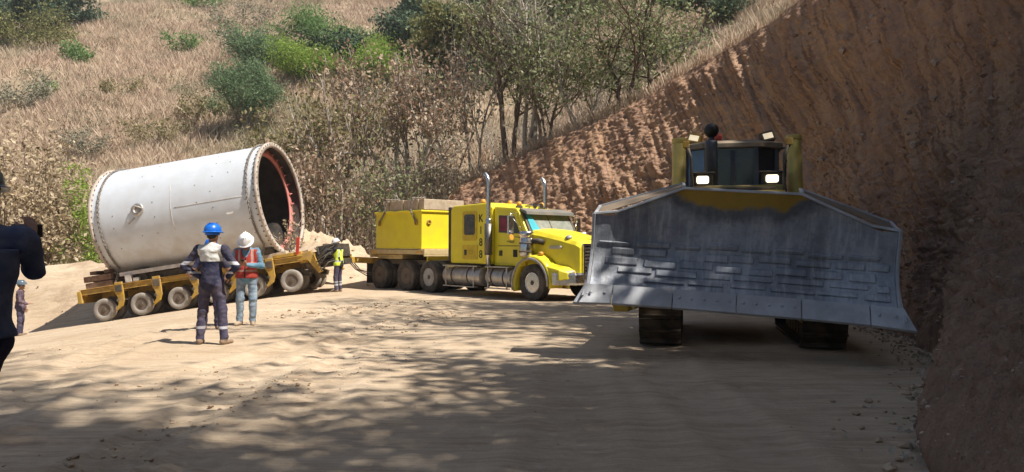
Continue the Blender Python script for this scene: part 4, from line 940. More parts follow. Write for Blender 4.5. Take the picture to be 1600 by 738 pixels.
        tk = MB(); tk.lathe([(0.0001, 0), (0.27, 0.015), (0.295, 0.05), (0.295, 1.12), (0.27, 1.155), (0.0001, 1.17)], (-2.05, sg * 0.92, 0.63), (1, 0, 0), 28); o2 = tk.build('fuel_tank', M['alu'], t)
        q = MB()
        for x in (-1.75, -1.2): q.lathe([(0.297, -0.03), (0.303, -0.03), (0.303, 0.03), (0.297, 0.03)], (x, sg * 0.92, 0.63), (1, 0, 0), 28, closed=True)
        q.build('tank_strap', M['dark'], o2)
        q = MB(); q.box((-3.25, sg * 1.13, 0.945), (1.75, 0.2, 0.035)); q.box((-3.3, sg * 1.16, 0.30), (1.6, 0.16, 0.03)); q.box((-1.45, sg * 1.13, 0.945), (1.1, 0.2, 0.035)); q.box((-1.5, sg * 1.16, 0.30), (1.0, 0.16, 0.03))
        for x in (-4.0, -2.6, -1.9, -1.05): q.box((x, sg * 1.18, 0.62), (0.05, 0.03, 0.66))
        q.build('step', M['alu'], t, 0.004)
        mr = MB(); mr.box((-0.62, sg * 1.42, 2.18), (0.08, 0.20, 0.56)); mo = mr.build('mirror', M['chrome'], t, 0.02)
        q = MB(); q.tube([(-0.7, sg * 1.05, 2.52), (-0.62, sg * 1.42, 2.52), (-0.62, sg * 1.42, 1.85), (-0.62, sg * 1.05, 1.83)], 0.014, 8); q.tube([(-0.45, sg * 1.05, 2.0), (-0.62, sg * 1.42, 2.45)], 0.011, 6); q.build('mirror_arm', M['chrome'], mo)
        q = MB(); q.lathe([(0.0001, 0), (0.06, 0.01), (0.085, 0.04), (0.085, 0.05)], (-0.62, sg * 1.42, 1.83), (1, 0, 0.1), 14); q.build('spot_mirror', M['amber'], mo)
    q = MB(); q.cyl((1.0, 1.18, 0.9), (1.0, 1.18, 1.62), 0.03, n=8); q.build('fender_marker', M['rimgrey'], t)
    return t
TRUCK = build_truck()
# timber slab and its chains on the box
def on_truck(p): return Matrix.LocRotScale(Vector(TR_LOC), Euler((0, R(0.25), TR_ROT)), None) @ Vector(p)
tb = empty('timber_mat', on_truck((-6.62, -0.25, 2.79)), (0, R(0.25), TR_ROT))
for k in range(8):
    q = MB(); q.box((-1.07 + 0.306 * k, 0.02 * ((k * 5) % 3), 0.19 + 0.008 * (k % 2)), (0.298, 1.72, 0.36)); q.build('beam', M['timber'], tb, 0.015)
q = MB()
for x in (-0.9, 0.85): q.box((0, x * 0.7, -0.01), (2.4, 0.12, 0.05))
q.build('batten', M['dark'], tb)
tag(tb, 'thick bundle of weathered timber beams lying on the yellow ballast box', 'timber')
for i, (x0, x1, lb) in enumerate(((-8.02, -7.55, 'rear tie down chain crossing the timber edge on the box side'), (-5.72, -5.95, 'front tie down chain hanging by the box front corner'))):
    c = chain([(x0, -1.19, 2.40), (x1, -1.235, 2.78), (x1, -1.27, 2.84), (x1 + 0.1, -1.24, 3.2), (x1 + 0.1, -0.7, 3.24)], 0.018, 'tie_down_chain', M['rope'])
    c.location = TR_LOC; c.rotation_euler = (0, R(0.25), TR_ROT); tag(c, lb, 'chain', 'chains over the timber mat')

# ------------------------------------------------------------------ modular trailer on the ramp
TL_ROT = R(-3.0); TL_PITCH = -math.atan(0.155)
TLX0, TLY0 = -14.0, 26.6
TL_LOC = (TLX0, TLY0, float(H(np.array([TLX0]), np.array([TLY0 + 0.4]))[0]) + 0.03)
TL_EUL = (0, TL_PITCH, TL_ROT)
def on_trailer(p): return Matrix.LocRotScale(Vector(TL_LOC), Euler(TL_EUL), None) @ Vector(p)
def build_trailer():
    """local: x up the ramp, y away from the camera, z square to the ramp; first axle at the origin, near wheels at y = 0"""
    t = empty('modular_trailer', TL_LOC, TL_EUL)
    tag(t, 'yellow multi axle modular trailer carrying the white cylinder up the ramp', 'trailer')
    Yw = M['yellow_worn']; AX = [0, 1.33, 2.66, 3.99, 5.32, 6.64]; RW = 0.385
    W2 = 2.65
    src = make_wheel(t, (0, 0, RW), RW, 0.22, 0.205, -1, M['tyre_pale'], M['rimdark'], n=30)
    far = make_wheel(t, (0, W2, RW), RW, 0.22, 0.205, 1, M['tyre_pale'], M['rimdark'], n=30)
    for i, x in enumerate(AX):
        for y, s in ((0, src), (0.62, src), (W2 - 0.62, far), (W2, far)):
            if i == 0 and y in (0, W2): continue
            c = copy_tree(s, t); c.location = (x, y, RW)
    # spine frame and side rails
    f = MB()
    f.box((3.35, W2 / 2, 0.98), (7.9, 0.9, 0.5)); 
    for y in (-0.02, W2 + 0.02):
        f.box((3.2, y, 1.08), (7.9, 0.12, 0.15)); f.box((3.2, y, 1.17), (7.9, 0.26, 0.025)); f.box((3.2, y, 0.995), (7.9, 0.20, 0.025))
    for x in (-0.72, 0.66, 2.0, 3.33, 4.66, 5.98, 7.1): f.box((x, W2 / 2, 1.03), (0.24, W2 - 0.1, 0.22))
    f.box((-0.76, W2 / 2, 0.92), (0.12, W2 + 0.3, 0.42))
    f.build('frame', Yw, t, 0.012)
    for k, x in enumerate([0.66, 2.0, 3.33, 4.66, 5.98]):
        for y, sg in ((-0.13, -1), (W2 + 0.13, 1)):
            if sg > 0 and k % 2: continue
            q = MB(); q.prism([(x - 0.15, 1.14), (x + 0.16, 1.14), (x + 0.16, 0.62), (x + 0.08, 0.42), (x - 0.16, 0.28), (x - 0.24, 0.28), (x - 0.06, 0.50), (x - 0.06, 0.74), (x - 0.15, 0.92)], y, y + sg * 0.07)
            q.box((x + 0.02, y + sg * 0.03, 1.20), (0.26, 0.10, 0.10))
            q.box((x + 0.02, y + sg * 0.085, 1.03), (0.24, 0.03, 0.24), mat=1); q.cyl((x - 0.05, y + sg * 0.08, 0.62), (x - 0.05, y + sg * 0.11, 0.62), 0.05, n=12, mat=1); q.cyl((x - 0.18, y + sg * 0.08, 0.34), (x - 0.18, y + sg * 0.11, 0.34), 0.045, n=12, mat=1); q.build('suspension_bracket', [Yw, M['dark']], t, 0.012)
    b0 = None
    for X0 in AX:
        for Y0 in (0.31, W2 - 0.31):
            if b0 is not None: o = b0.copy(); COL.objects.link(o); o.parent = t; o.location = (X0, Y0, 0); continue
            b = MB(); x = 0; y = 0
            b.box((x + 0.30, y, 0.62), (0.62, 0.16, 0.18), rotm(0, R(22), 0)); b.cyl((x, y - 0.42, RW), (x, y + 0.42, RW), 0.07, n=10); b.cyl((x + 0.55, y, 0.72), (x + 0.55, y, 1.0), 0.13, n=14); b.cyl((x + 0.15, y, 0.5), (x + 0.42, y, 0.95), 0.05, n=10); b0 = b.build('axle_bogie', M['dark'], t); b0.location = (X0, Y0, 0)
    lp = MB(); lp.box((-0.84, -0.05, 0.92), (0.03, 0.16, 0.40)); lp.box((-0.84, W2 + 0.05, 0.92), (0.03, 0.16, 0.40)); lp.build('rear_light_panel', M['yellow'], t)
    # rusty cribbing and cradle under the shell
    cr = MB()
    for i, (x0, x1) in enumerate(((-0.55, 0.42), (-0.62, 0.36))):
        for y in (0.05, 0.55, 1.3, 2.1, 2.6): cr.box(((x0 + x1) / 2 + 0.03 * i, y, 1.27 + i * 0.23), (x1 - x0, 0.22, 0.20))
    for x in (-0.3, 0.2): cr.box((x, W2 / 2, 1.72 - 0.02), (0.22, W2 - 0.1, 0.12))
    cr.build('cribbing', M['rust'], t, 0.01)
    cd = MB()
    for x in (1.35, 5.9):
        for sg in (-1, 1):
            yb = W2 / 2 + sg * 1.05; cd.prism([(x - 0.2, 1.19), (x + 0.2, 1.19), (x + 0.16, 1.62), (x - 0.16, 1.62)], yb - 0.16, yb + 0.16)
        cd.box((x, W2 / 2, 1.28), (0.45, W2 - 0.3, 0.20))
    cd.box((3.6, W2 / 2 - 0.9, 1.30), (5.4, 0.30, 0.22)); cd.box((3.6, W2 / 2 + 0.9, 1.30), (5.4, 0.30, 0.22))
    cd.build('cradle', M['dark'], t, 0.01)
    q = MB(); q.box((2.55, -0.02, 1.50), (3.7, 0.10, 0.13)); q.build('side_beam', M['steelwhite'], t, 0.006)
    q = MB(); q.box((1.02, -0.06, 1.33), (0.22, 0.16, 0.27)); q.box((1.28, -0.06, 1.26), (0.2, 0.12, 0.12)); q.build('beam_support', M['steelwhite'], t, 0.01)
    # front end: cross head, power pack, hoses, drawbar
    fr = MB(); fr.prism([(6.95, 1.22), (7.45, 1.30), (7.75, 0.55), (7.62, 0.50), (7.30, 1.0), (6.95, 1.02)], -0.12, 0.05); fr.prism([(6.95, 1.22), (7.45, 1.30), (7.75, 0.55), (7.62, 0.50), (7.30, 1.0), (6.95, 1.02)], W2 - 0.05, W2 + 0.12)
    fr.box((7.3, W2 / 2, 1.1), (0.5, W2, 0.28)); fr.box((6.6, 0.3, 1.27), (1.0, 0.7, 0.12)); fr.build('gooseneck_head', Yw, t, 0.012)
    q = MB(); q.box((6.55, 0.9, 1.36), (1.5, 1.6, 0.09), rotm(R(8), R(-5), 0)); q.box((6.1, 0.2, 1.32), (0.9, 0.3, 0.16), rotm(0, R(-4), 0)); q.build('loose_planks', M['timber'], t, 0.01)
    q = MB(); q.box((7.02, -0.06, 1.52), (0.10, 0.06, 0.60), rotm(0, R(12), 0)); q.build('red_upright', M['red'], t, 0.006)
    pp = MB(); rg = np.random.default_rng(5)
    pp.box((8.0, 0.75, 1.18), (0.75, 1.5, 0.45)); pp.box((7.95, 0.1, 0.86), (0.9, 0.3, 0.14)); pp.box((8.0, 0.75, 0.78), (0.85, 1.3, 0.2))
    for k in range(9): pp.cyl((7.7 + 0.075 * k, 0.0 + rg.uniform(-0.05, 0.1), 1.0 + rg.uniform(-0.1, 0.3)), (7.75 + 0.075 * k + rg.uniform(-0.1, 0.1), 0.2, 1.2 + rg.uniform(-0.2, 0.25)), rg.uniform(0.03, 0.09), n=10)
    pw = pp.build('power_pack', M['black'], t, 0.01)
    q = MB()
    for k in range(8):
        z0 = rg.uniform(0.8, 1.4); q.tube([(7.6 + rg.uniform(-.1, .1), -0.1, z0), (7.8, -0.28 - rg.uniform(0, .1), z0 - rg.uniform(0.1, 0.3)), (8.05, -0.25, z0 + rg.uniform(-0.2, 0.2)), (8.3, 0.1, z0)], 0.022, 6)
    q.build('hydraulic_hose', M['black'], pw)
    return t
TRAILER = build_trailer()
# drawbar between truck and trailer: a thing of its own
a0 = on_trailer((7.7, 1.3, 0.95)); b0 = on_truck((-8.62, 0, 0.98))
dm = MB(); A_ = np.array(a0); B_ = np.array(b0); dm.bar(A_, B_, 0.20, 0.22); dd = (B_ - A_) / np.linalg.norm(B_ - A_)
dm.box(A_ + dd * 0.5 + np.array([0, 0, 0.14]), (0.5, 0.35, 0.12)); dm.lathe([(0.06, -0.04), (0.13, -0.04), (0.13, 0.04), (0.06, 0.04)], B_ + dd * 0.12, (0, 0, 1), 16, closed=True)
db = dm.build('drawbar', M['yellow_worn'], None, 0.012); tag(db, 'yellow drawbar coupling the trailer front to the rear of the truck', 'drawbar')
hm = MB(); mid = (A_ * 0.45 + B_ * 0.55)
for k in range(3):
    s0 = A_ + dd * (0.6 + 0.1 * k); s1 = B_ - dd * 0.25; mm = (s0 + s1) / 2; hm.tube([s0, s0 * 0.8 + s1 * 0.2 - np.array([0, 0, 0.35]), mm - np.array([0, 0.1 * k, 0.62 - 0.08 * k]), s0 * 0.2 + s1 * 0.8 - np.array([0, 0, 0.3]), s1], 0.02, 6)
ho = hm.build('air_hose', M['rope'], db)

# ------------------------------------------------------------------ the big white cylinder (mill shell)
SH_R = 1.97; SH_L = 5.95
SH_C = (3.32, 1.325, 1.36 + SH_R)                                    # centre in trailer space
def build_shell():
    c = on_trailer(SH_C); s = empty('mill_shell', c, (0, TL_PITCH, R(-6.0)))
    tag(s, 'huge white steel cylinder open at the right end lying on the yellow trailer', 'cylinder')
    h = SH_L / 2; n = 96; X = (1, 0, 0)
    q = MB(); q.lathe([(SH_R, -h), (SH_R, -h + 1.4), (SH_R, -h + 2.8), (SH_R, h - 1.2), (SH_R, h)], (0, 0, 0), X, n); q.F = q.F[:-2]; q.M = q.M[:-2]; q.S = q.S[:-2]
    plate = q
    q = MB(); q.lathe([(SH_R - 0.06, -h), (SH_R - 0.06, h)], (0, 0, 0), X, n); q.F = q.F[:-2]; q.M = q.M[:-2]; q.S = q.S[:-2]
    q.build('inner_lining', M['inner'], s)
    for x0, sg, nm in ((h, 1, 'end_flange'), (-h, -1, 'end_flange')):
        q = MB(); q.lathe([(SH_R - 0.10, x0 - 0.08), (SH_R + 0.07, x0 - 0.08), (SH_R + 0.08, x0 - 0.07), (SH_R + 0.08, x0 - 0.01), (SH_R + 0.07, x0 + 0.01), (SH_R - 0.10, x0 + 0.01)], (0, 0, 0), X, n, closed=True)
        for k in range(60):
            a = 2 * math.pi * k / 60; cc = np.array([0, math.cos(a), math.sin(a)]) * (SH_R + 0.03)
            q.cyl(cc + np.array([x0 - 0.15, 0, 0]), cc + np.array([x0 + 0.035, 0, 0]), 0.02, n=8, mat=1)
        q.build(nm, [M['ring'], M['dark']], s)
    # inner ring seen through the mouth, faded red on its far arc, with stud stubs
    q = MB(); x1 = h - 0.42; q.lathe([(SH_R - 0.34, x1 - 0.03), (SH_R - 0.06, x1 - 0.03), (SH_R - 0.06, x1 + 0.03), (SH_R - 0.34, x1 + 0.03)], (0, 0, 0), X, n, closed=True); q.build('inner_ring', M['pink'], s)
    q = MB(); q.cyl((0.0, 0, 0), (0.10, 0, 0), 0.025, n=8); q.box((0.02, 0, -0.04), (0.05, 0.07, 0.11)); sd0 = q.build('ring_stud', M['pink'], s)
    for k in range(30):
        a = 2 * math.pi * k / 30; o = sd0
        if k: o = sd0.copy(); COL.objects.link(o); o.parent = s
        o.location = (x1 + 0.03, math.cos(a) * (SH_R - 0.15), math.sin(a) * (SH_R - 0.15)); o.rotation_euler = (a - math.pi / 2, 0, 0)
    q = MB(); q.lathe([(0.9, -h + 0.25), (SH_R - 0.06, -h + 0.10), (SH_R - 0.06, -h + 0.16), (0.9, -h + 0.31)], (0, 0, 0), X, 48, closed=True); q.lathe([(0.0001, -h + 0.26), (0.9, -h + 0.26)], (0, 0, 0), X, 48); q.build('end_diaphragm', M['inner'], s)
    def on(x, ang, r=SH_R):      # ang measured from straight towards the camera, up positive
        a = R(ang); return np.array([x, -math.cos(a) * r, math.sin(a) * r]), np.array([0, -math.cos(a), math.sin(a)])
    # bolt holes, manhole, weld seams
    q = plate; rg = np.random.default_rng(3)
    for x in (-2.2, -1.3, -0.75, 0.25, 0.8, 1.35, 1.9, 2.5):
        for ang in range(-60, 88, 16):
            if rg.uniform() < 0.5:
                p, d = on(x + rg.normal(0, 0.04), ang + 8 * (int(x * 10) % 2) + rg.normal(0, 1)); q.lathe([(0.018, -0.01), (0.018, 0.008)], p, d, 8, mat=1)
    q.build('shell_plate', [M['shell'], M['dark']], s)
    p, d = on(-1.28, 6); q = MB(); q.lathe([(0.11, -0.02), (0.21, -0.02), (0.22, 0.03), (0.20, 0.055), (0.13, 0.055), (0.11, 0.03)], p, d, 28, closed=True); mh = q.build('lifting_port', M['alu'], s)
    q = MB(); q.lathe([(0.0001, 0.012), (0.12, 0.012), (0.12, 0.018), (0.0001, 0.018)], p, d, 24); q.tube([p + d * 0.05 + np.array([-0.2, 0, 0.05]), p + d * 0.14 + np.array([-0.05, 0, 0.12]), p + d * 0.14 + np.array([0.1, 0, 0.06]), p + d * 0.05 + np.array([0.2, 0, 0])], 0.025, 8); q.build('port_cover', M['rimgrey'], mh)
    q = MB(); p, d = on(-1.55, -4); q.box(p + d * 0.004, (0.3, 0.02, 0.05), rotm(0, R(-35), 0)); q.build('scuff_mark', M['ring'], s)
    q = MB()
    def seam(pts): q.tube([on(x, a, SH_R + 0.001)[0] for x, a in pts], 0.010, 6)
    seam([(-0.12, a) for a in np.linspace(26, -20, 12)]); seam([(x, 2 + 0.0 * x) for x in np.linspace(0, 2.45, 8)])
    q.build('weld_seam', M['steelwhite'], s)
    q = MB(); p, d = on(1.9, -12); q.prism(rrect(-0.12, 0.12, -0.045, 0.045, 0.04), -0.008, 0.008); q.V[-1] = q.V[-1] @ rotm(R(-12), 0, 0).T + p + d * 0.004; q.build('stencil_patch', M['steelwhite'], s)
    # bent plate and debris just inside the mouth
    q = MB(); q.loft([[(h - 1.0, -0.9, -1.60), (h - 0.25, -1.25, -1.22), (h - 0.25, -1.24, -1.19), (h - 1.0, -0.89, -1.57)], [(h - 1.1, -1.1, -0.95), (h - 0.35, -1.45, -0.62), (h - 0.35, -1.44, -0.58), (h - 1.1, -1.08, -0.92)]]); q.build('loose_plate', M['steelwhite'], s)
    return s
SHELL = build_shell()
def on_shell(p): return Matrix.LocRotScale(Vector(on_trailer(SH_C)), Euler((0, TL_PITCH, R(-6.0))), None) @ Vector(p)
# lashing chains over the two ends
def lash(x, label, yt):
    P = []
    for a in np.linspace(118, -52, 34):
        r = SH_R + 0.05; P.append(on_shell((x, -math.cos(R(a)) * r, math.sin(R(a)) * r)))
    P.append(on_trailer(yt)); c = chain([tuple(p) for p in P], 0.017, 'lashing_chain', M['rope'], link=0.11); tag(c, label, 'chain', 'chains lashing the cylinder down')
lash(-2.55 - 0.15, 'lashing chain down the rear left end of the white cylinder', (0.55, -0.12, 1.2)); lash(2.62, 'lashing chain round the mouth end of the white cylinder', (5.75, -0.12, 1.2))
# a broken leafy branch caught below the mouth
rng = np.random.default_rng(77); bm_ = MB(); base = np.array(on_shell((2.98, -0.15, -1.75))); tips = []
br = empty('broken_branch', base)
for k in range(14):
    d = rng.normal(0, 1, 3) * np.array([0.45, 0.35, 0.3]) + np.array([0.1, -0.15, 0.55]); p1 = d * rng.uniform(0.5, 1.3); mid = p1 * 0.5 + rng.normal(0, 0.08, 3)
    bm_.tube([np.zeros(3) + rng.normal(0, 0.1, 3), mid, p1], [0.014, 0.01, 0.004], 4); tips += [mid, p1, (mid + p1) / 2]
bm_.build('twigs', M['bark_grey'], br); V, F = leaves_mesh(rng, np.array(tips), 260, 0.11, 0.1); raw_mesh('dry_leaves', V, F, L['drypale'], br, smooth=False)
tag(br, 'tangle of broken twigs with dry leaves caught at the cylinder mouth', 'branch')
# ------------------------------------------------------------------ bulldozer
DZ_HEAD = np.array([-0.225, -0.974]); DZ_HEAD /= np.linalg.norm(DZ_HEAD)
DZ_LOC = (3.30, 11.18, -0.01)                                            # ground under the middle of the track fronts
DZ_ROT = math.atan2(DZ_HEAD[1], DZ_HEAD[0])
def blade_mat():
    q = NT('scoured_blade_steel'); co = q.coord('Object'); sep = q.n('ShaderNodeSeparateXYZ'); q.t.links.new(co, sep.inputs[0])
    n = q.noise(1.6, 6, co, rough=0.65); f = q.noise(14, 6, co, rough=0.7); st = q.noise(2.0, 5, q.coord('Object', scale=(1, 5, 0.7)), rough=0.65)
    c = q.mix(q.ramp(n, [(0.36, 0), (0.66, 1)]), (0.40, 0.425, 0.48), (0.22, 0.235, 0.27))
    c = q.mix(q.math('MULTIPLY', q.ramp(st, [(0.48, 0), (0.68, 1)]), 0.6), c, (0.62, 0.62, 0.63))
    c = q.mix(q.math('MULTIPLY', q.ramp(f, [(0.5, 0), (0.7, 1)]), 0.5), c, (0.22, 0.22, 0.235))
    # paint left along the top of the spill guard, worn off in a ragged line; a dark oily band under it
    ay = q.math('ABSOLUTE', sep.outputs[1]); zz = q.math('SUBTRACT', q.math('ADD', sep.outputs[2], q.math('MULTIPLY', n, 0.45)), q.math('MULTIPLY', q.math('MAXIMUM', q.math('SUBTRACT', ay, 0.55), 0.0), 0.6)); 
    c = q.mix(q.math('MULTIPLY', q.ramp(q.math('MULTIPLY', zz, 0.5), [(0.60, 0), (0.67, 1)]), 0.6), c, (0.045, 0.042, 0.045))
    c = q.mix(q.ramp(q.math('MULTIPLY', zz, 0.5), [(0.70, 0), (0.735, 1)]), c, (0.42, 0.27, 0.05))
    rg = q.ramp(f, [(0.3, 0.42), (0.7, 0.7)])
    return q.fin(c, rg, 0.35, q.bump(f, 0.35, 0.02), 0.4)
def build_dozer():
    t = empty('bulldozer', DZ_LOC, (0, 0, DZ_ROT))
    tag(t, 'large yellow bulldozer with lit headlights and a wide raised grey blade facing the camera', 'bulldozer')
    Yd = M['yellow_dozer']; BM = blade_mat()
    plate = plain('dusty_blade_edge', (0.52, 0.53, 0.56), (0.38, 0.39, 0.42), 0.5, 0.2, scale=3, dust=0.35, dcol=(0.36, 0.34, 0.32))
    # --- blade: local x forward, y to the dozer's left, z up; rolled so that its left end hangs lower
    roll = R(-3.9)
    bl = empty('blade', (1.14, -0.13, 0.75), (roll, 0, 0), t); bl.scale = (1, 0.965, 1)
    def top(wd):
        wd = abs(wd); return np.interp(wd, [0, 0.74, 1.62, 1.70, 2.0], [1.46, 1.44, 1.08, 1.03, 1.03])
    def fwd(tn, wd):          # moldboard curve plus wings swept forward
        z = tn; return 0.34 * (1 - np.clip(z / 0.62, 0, 1)) ** 1.7 + 0.16 * np.clip((z - 0.55) / 0.9, 0, 1.2) ** 1.6 + np.maximum(abs(wd) - 1.15, 0) * 0.30
    ws_ = np.concatenate([np.linspace(-1.92, -1.62, 6), np.linspace(-1.6, -0.76, 15), np.linspace(-0.74, 0.74, 25), np.linspace(0.76, 1.6, 15), np.linspace(1.62, 1.92, 6)])
    tn = np.linspace(0, 1, 34); V = []
    rg = np.random.default_rng(21)
    for w_ in ws_:
        z = tn * top(w_); V.append(np.stack([fwd(z, w_), np.full_like(z, w_), z], 1))
    V = np.array(V); a, b = V.shape[:2]
    dn = 0.012 * fbm(V[..., 1] * 2.2, V[..., 2] * 2.2, seed=70, oct=3); V[..., 0] += dn
    back = V.copy(); back[..., 0] -= 0.09
    i = np.arange((a - 1) * b).reshape(a - 1, b)[:, :-1].ravel(); F = [np.stack([i, i + 1, i + b + 1, i + b], 1)]
    o_ = a * b; F.append(F[0][:, ::-1] + o_)
    def strip(idx): 
        idx = np.array(idx); F.append(np.stack([idx[:-1], idx[1:], idx[1:] + o_, idx[:-1] + o_], 1))
    strip([k * b for k in range(a)]); strip([k * b + b - 1 for k in range(a)]); strip(list(range(b))); strip([(a - 1) * b + k for k in range(b)])
    mo = raw_mesh('moldboard', np.concatenate([V.reshape(-1, 3), back.reshape(-1, 3)]), np.concatenate(F), BM, bl)
    e = mo.modifiers.new('edges', 'EDGE_SPLIT'); e.split_angle = R(45)
    # rim bar along the top edge and the sloping back plate behind it
    q = MB(); tw = [-1.95, -1.62, -0.76, 0.76, 1.62, 1.95]
    q.loft([[(fwd(top(w_), w_) + 0.03, w_, top(w_)), (fwd(top(w_), w_) + 0.03, w_, top(w_) + 0.035), (fwd(top(w_), w_) - 0.14, w_, top(w_) + 0.035), (fwd(top(w_), w_) - 0.14, w_, top(w_))] for w_ in tw]); q.build('top_rail', plate, bl, 0.006)
    for sg in (-1, 1):
        q = MB(); p = [(fwd(1.03, 1.9) - 0.42, sg * 1.92, 1.17), (fwd(1.44, 0.8) - 0.36, sg * 0.78, 1.54)]
        q.bar(p[0], p[1], 0.05, 0.035); q.bar(p[0], (fwd(1.03, 1.9), sg * 1.93, 1.045), 0.04, 0.035)
        q.bar(p[1], (fwd(1.44, 0.76), sg * 0.76, 1.465), 0.04, 0.035)
        q.build('wing_brace', plate, bl, 0.004)
        q = MB(); q.loft([[(fwd(1.2, 1.9) - 0.41, sg * 1.90, 1.165), (fwd(1.62, 0.8) - 0.35, sg * 0.78, 1.535), (fwd(1.62, .8) - 0.35, sg * 0.78, 1.525), (fwd(1.2, 1.9) - 0.41, sg * 1.9, 1.155)], [(fwd(1.2, 1.62) - 0.05, sg * 1.90, 1.05), (fwd(1.62, 0.8) - 0.05, sg * 0.78, 1.455), (fwd(1.62, .8) - 0.05, sg * 0.78, 1.445), (fwd(1.2, 1.62) - 0.05, sg * 1.90, 1.04)]]); q.build('wing_plate', plain('dusty_wing_plate', (0.20, 0.15, 0.11), (0.14, 0.11, 0.085), 0.85, dust=0.3), bl)
        # end plate with a forward lip
        q = MB(); poly = [(fwd(z, 1.92) + 0.05, z) for z in np.linspace(0.0, 1.05, 12)] + [(fwd(1.05, 1.92) - 0.34, 1.05), (-0.05, 0.6), (0.0, 0.0)]
        q.prism(poly, sg * 1.925, sg * 1.965); q.build('end_plate', plate, bl, 0.006)
        q = MB(); q.prism([(fwd(0.15, 1.92) + 0.07, 0.10), (fwd(0, 1.92) + 0.16, -0.02), (fwd(0, 1.92) - 0.1, -0.02), (0.0, 0.5), (0.10, 0.5)], sg * 1.966, sg * 1.99) ; q.build('side_cutter', plate, bl, 0.006)
    # cutting edge in sections and longer end bits
    def edge(w0, w1, name, tip=0.0):
        sec = []
        for k, w_ in enumerate((w0, w1)):
            f0 = fwd(0.05, w_); tp = tip if (k == 1) == (abs(w1) > abs(w0)) else 0.0
            sec.append([(f0 + 0.03, w_ + 0, 0.13), (f0 + 0.17, w_ + np.sign(w_) * tp, -0.10 - 0.02 * (tp > 0)), (f0 + 0.13, w_ + np.sign(w_) * tp, -0.13 - 0.02 * (tp > 0)), (f0 - 0.02, w_, 0.09)])
        q = MB(); q.loft(sec)
        for k in range(max(2, int(abs(w1 - w0) / 0.16))):
            wd = w0 + (w1 - w0) * (k + 0.5) / max(2, int(abs(w1 - w0) / 0.16)); f0 = fwd(0.05, wd); q.lathe([(0.022, 0), (0.02, 0.01), (0.0001, 0.012)], (f0 + 0.095, wd, 0.025), (0.85, 0, 0.5), 8)
        return q.build(name, plate, bl, 0.008)
    for w0, w1 in ((-1.60, -0.82), (-0.81, 0.0), (0.01, 0.81), (0.82, 1.60)): edge(w0, w1, 'cutting_edge')
    edge(-1.61, -1.97, 'end_bit', 0.13); edge(1.61, 1.97, 'end_bit', 0.13)
    # wear plates welded in staggered rows
    for r_, (z, hh) in enumerate(((0.69, 0.085), (0.575, 0.115), (0.445, 0.125), (0.325, 0.10), (0.222, 0.085))):
        x = -1.86 + 0.13 * (r_ % 2) + 0.05 * r_
        while x < 1.75:
            ln = rg.uniform(0.30, 0.46) if r_ < 3 else rg.uniform(0.34, 0.62); x1 = min(x + ln, 1.86)
            if rg.uniform() < 0.94:
                zz = z + rg.normal(0, 0.012); sec = []; h2 = hh / 2 * rg.uniform(0.8, 1.05)
                for w_ in np.linspace(x, x1, 4):
                    ff = lambda zq: fwd(zq, w_) + 0.0
                    sec.append([(ff(zz - h2) - 0.01, w_, zz - h2), (ff(zz - h2) + 0.020, w_, zz - h2 + 0.014), (ff(zz + h2) + 0.030, w_, zz + h2 - 0.016), (ff(zz + h2) - 0.01, w_, zz + h2)])
                q = MB(); q.loft(sec, smooth=False); q.build('wear_plate', BM, bl, 0.012)
            x = x1 + rg.uniform(0.03, 0.10)
    # back of the blade and push arms
    q = MB(); q.box((-0.20, 0, 0.5), (0.18, 3.2, 0.3)); q.box((-0.20, 0, 1.0), (0.16, 2.6, 0.25)); q.build('blade_stiffener', Yd, bl, 0.01)
    for sg in (-1, 1):
        q = MB(); q.bar((1.25, sg * 1.60, 0.78), (-1.9, sg * 1.60, 0.62), 0.22, 0.34); q.build('push_arm', Yd, t, 0.02)
    # --- tracks
    def track(y):
        tr = empty('track', (0, y, 0), (0, 0, 0), t)
        r = 0.44; zc = r + 0.06; x0, x1 = -2.9, -0.10; hi = 1.25
        path = []
        for a_ in np.linspace(-90, 90, 13): path.append((x1 + r * math.cos(R(a_)), zc + r * math.sin(R(a_))))
        path += [(-1.75, hi + 0.30)]
        path = path[:-1]
        for a_ in np.linspace(60, 150, 8): path.append((-1.9 + 0.40 * math.cos(R(a_)), hi + 0.05 + 0.40 * math.sin(R(a_))))
        for a_ in np.linspace(130, 270, 13): path.append((x0 + r * math.cos(R(a_)), zc + r * math.sin(R(a_))))
        P = np.array(path + [path[0]]); d = np.concatenate([[0], np.cumsum(np.linalg.norm(np.diff(P, axis=0), axis=1))]); n = 42
        sh = None; shoe_mat = plain('dirty_track_steel', (0.05, 0.04, 0.032), (0.09, 0.068, 0.05), 0.8, 0.2, dust=0.25, bump=0.3)
        for k in range(n):
            s_ = (k + 0.5) / n * d[-1]; p = [np.interp(s_, d, P[:, c]) for c in (0, 1)]; p2 = [np.interp((s_ + 0.03) % d[-1], d, P[:, c]) for c in (0, 1)]; ang = math.atan2(p2[1] - p[1], p2[0] - p[0])
            if sh is None:
                q = MB(); q.box((0, 0, 0.0), (d[-1] / n * 0.97, 0.60, 0.03)); q.box((-0.05, 0, -0.045), (0.025, 0.60, 0.08)); q.box((0, 0, 0.05), (d[-1] / n * 0.8, 0.22, 0.07)); sh = q.build('track_shoe', shoe_mat, tr, 0.004); o = sh
            else: o = sh.copy(); COL.objects.link(o); o.parent = tr
            o.location = (p[0], 0, p[1]); o.rotation_euler = (0, -ang, 0)
        q = MB(); q.box((-1.75, 0, 0.50), (2.4, 0.34, 0.36)); q.box((-1.8, 0, 0.95), (0.7, 0.25, 0.7)); q.build('track_frame', Yd, tr, 0.02)
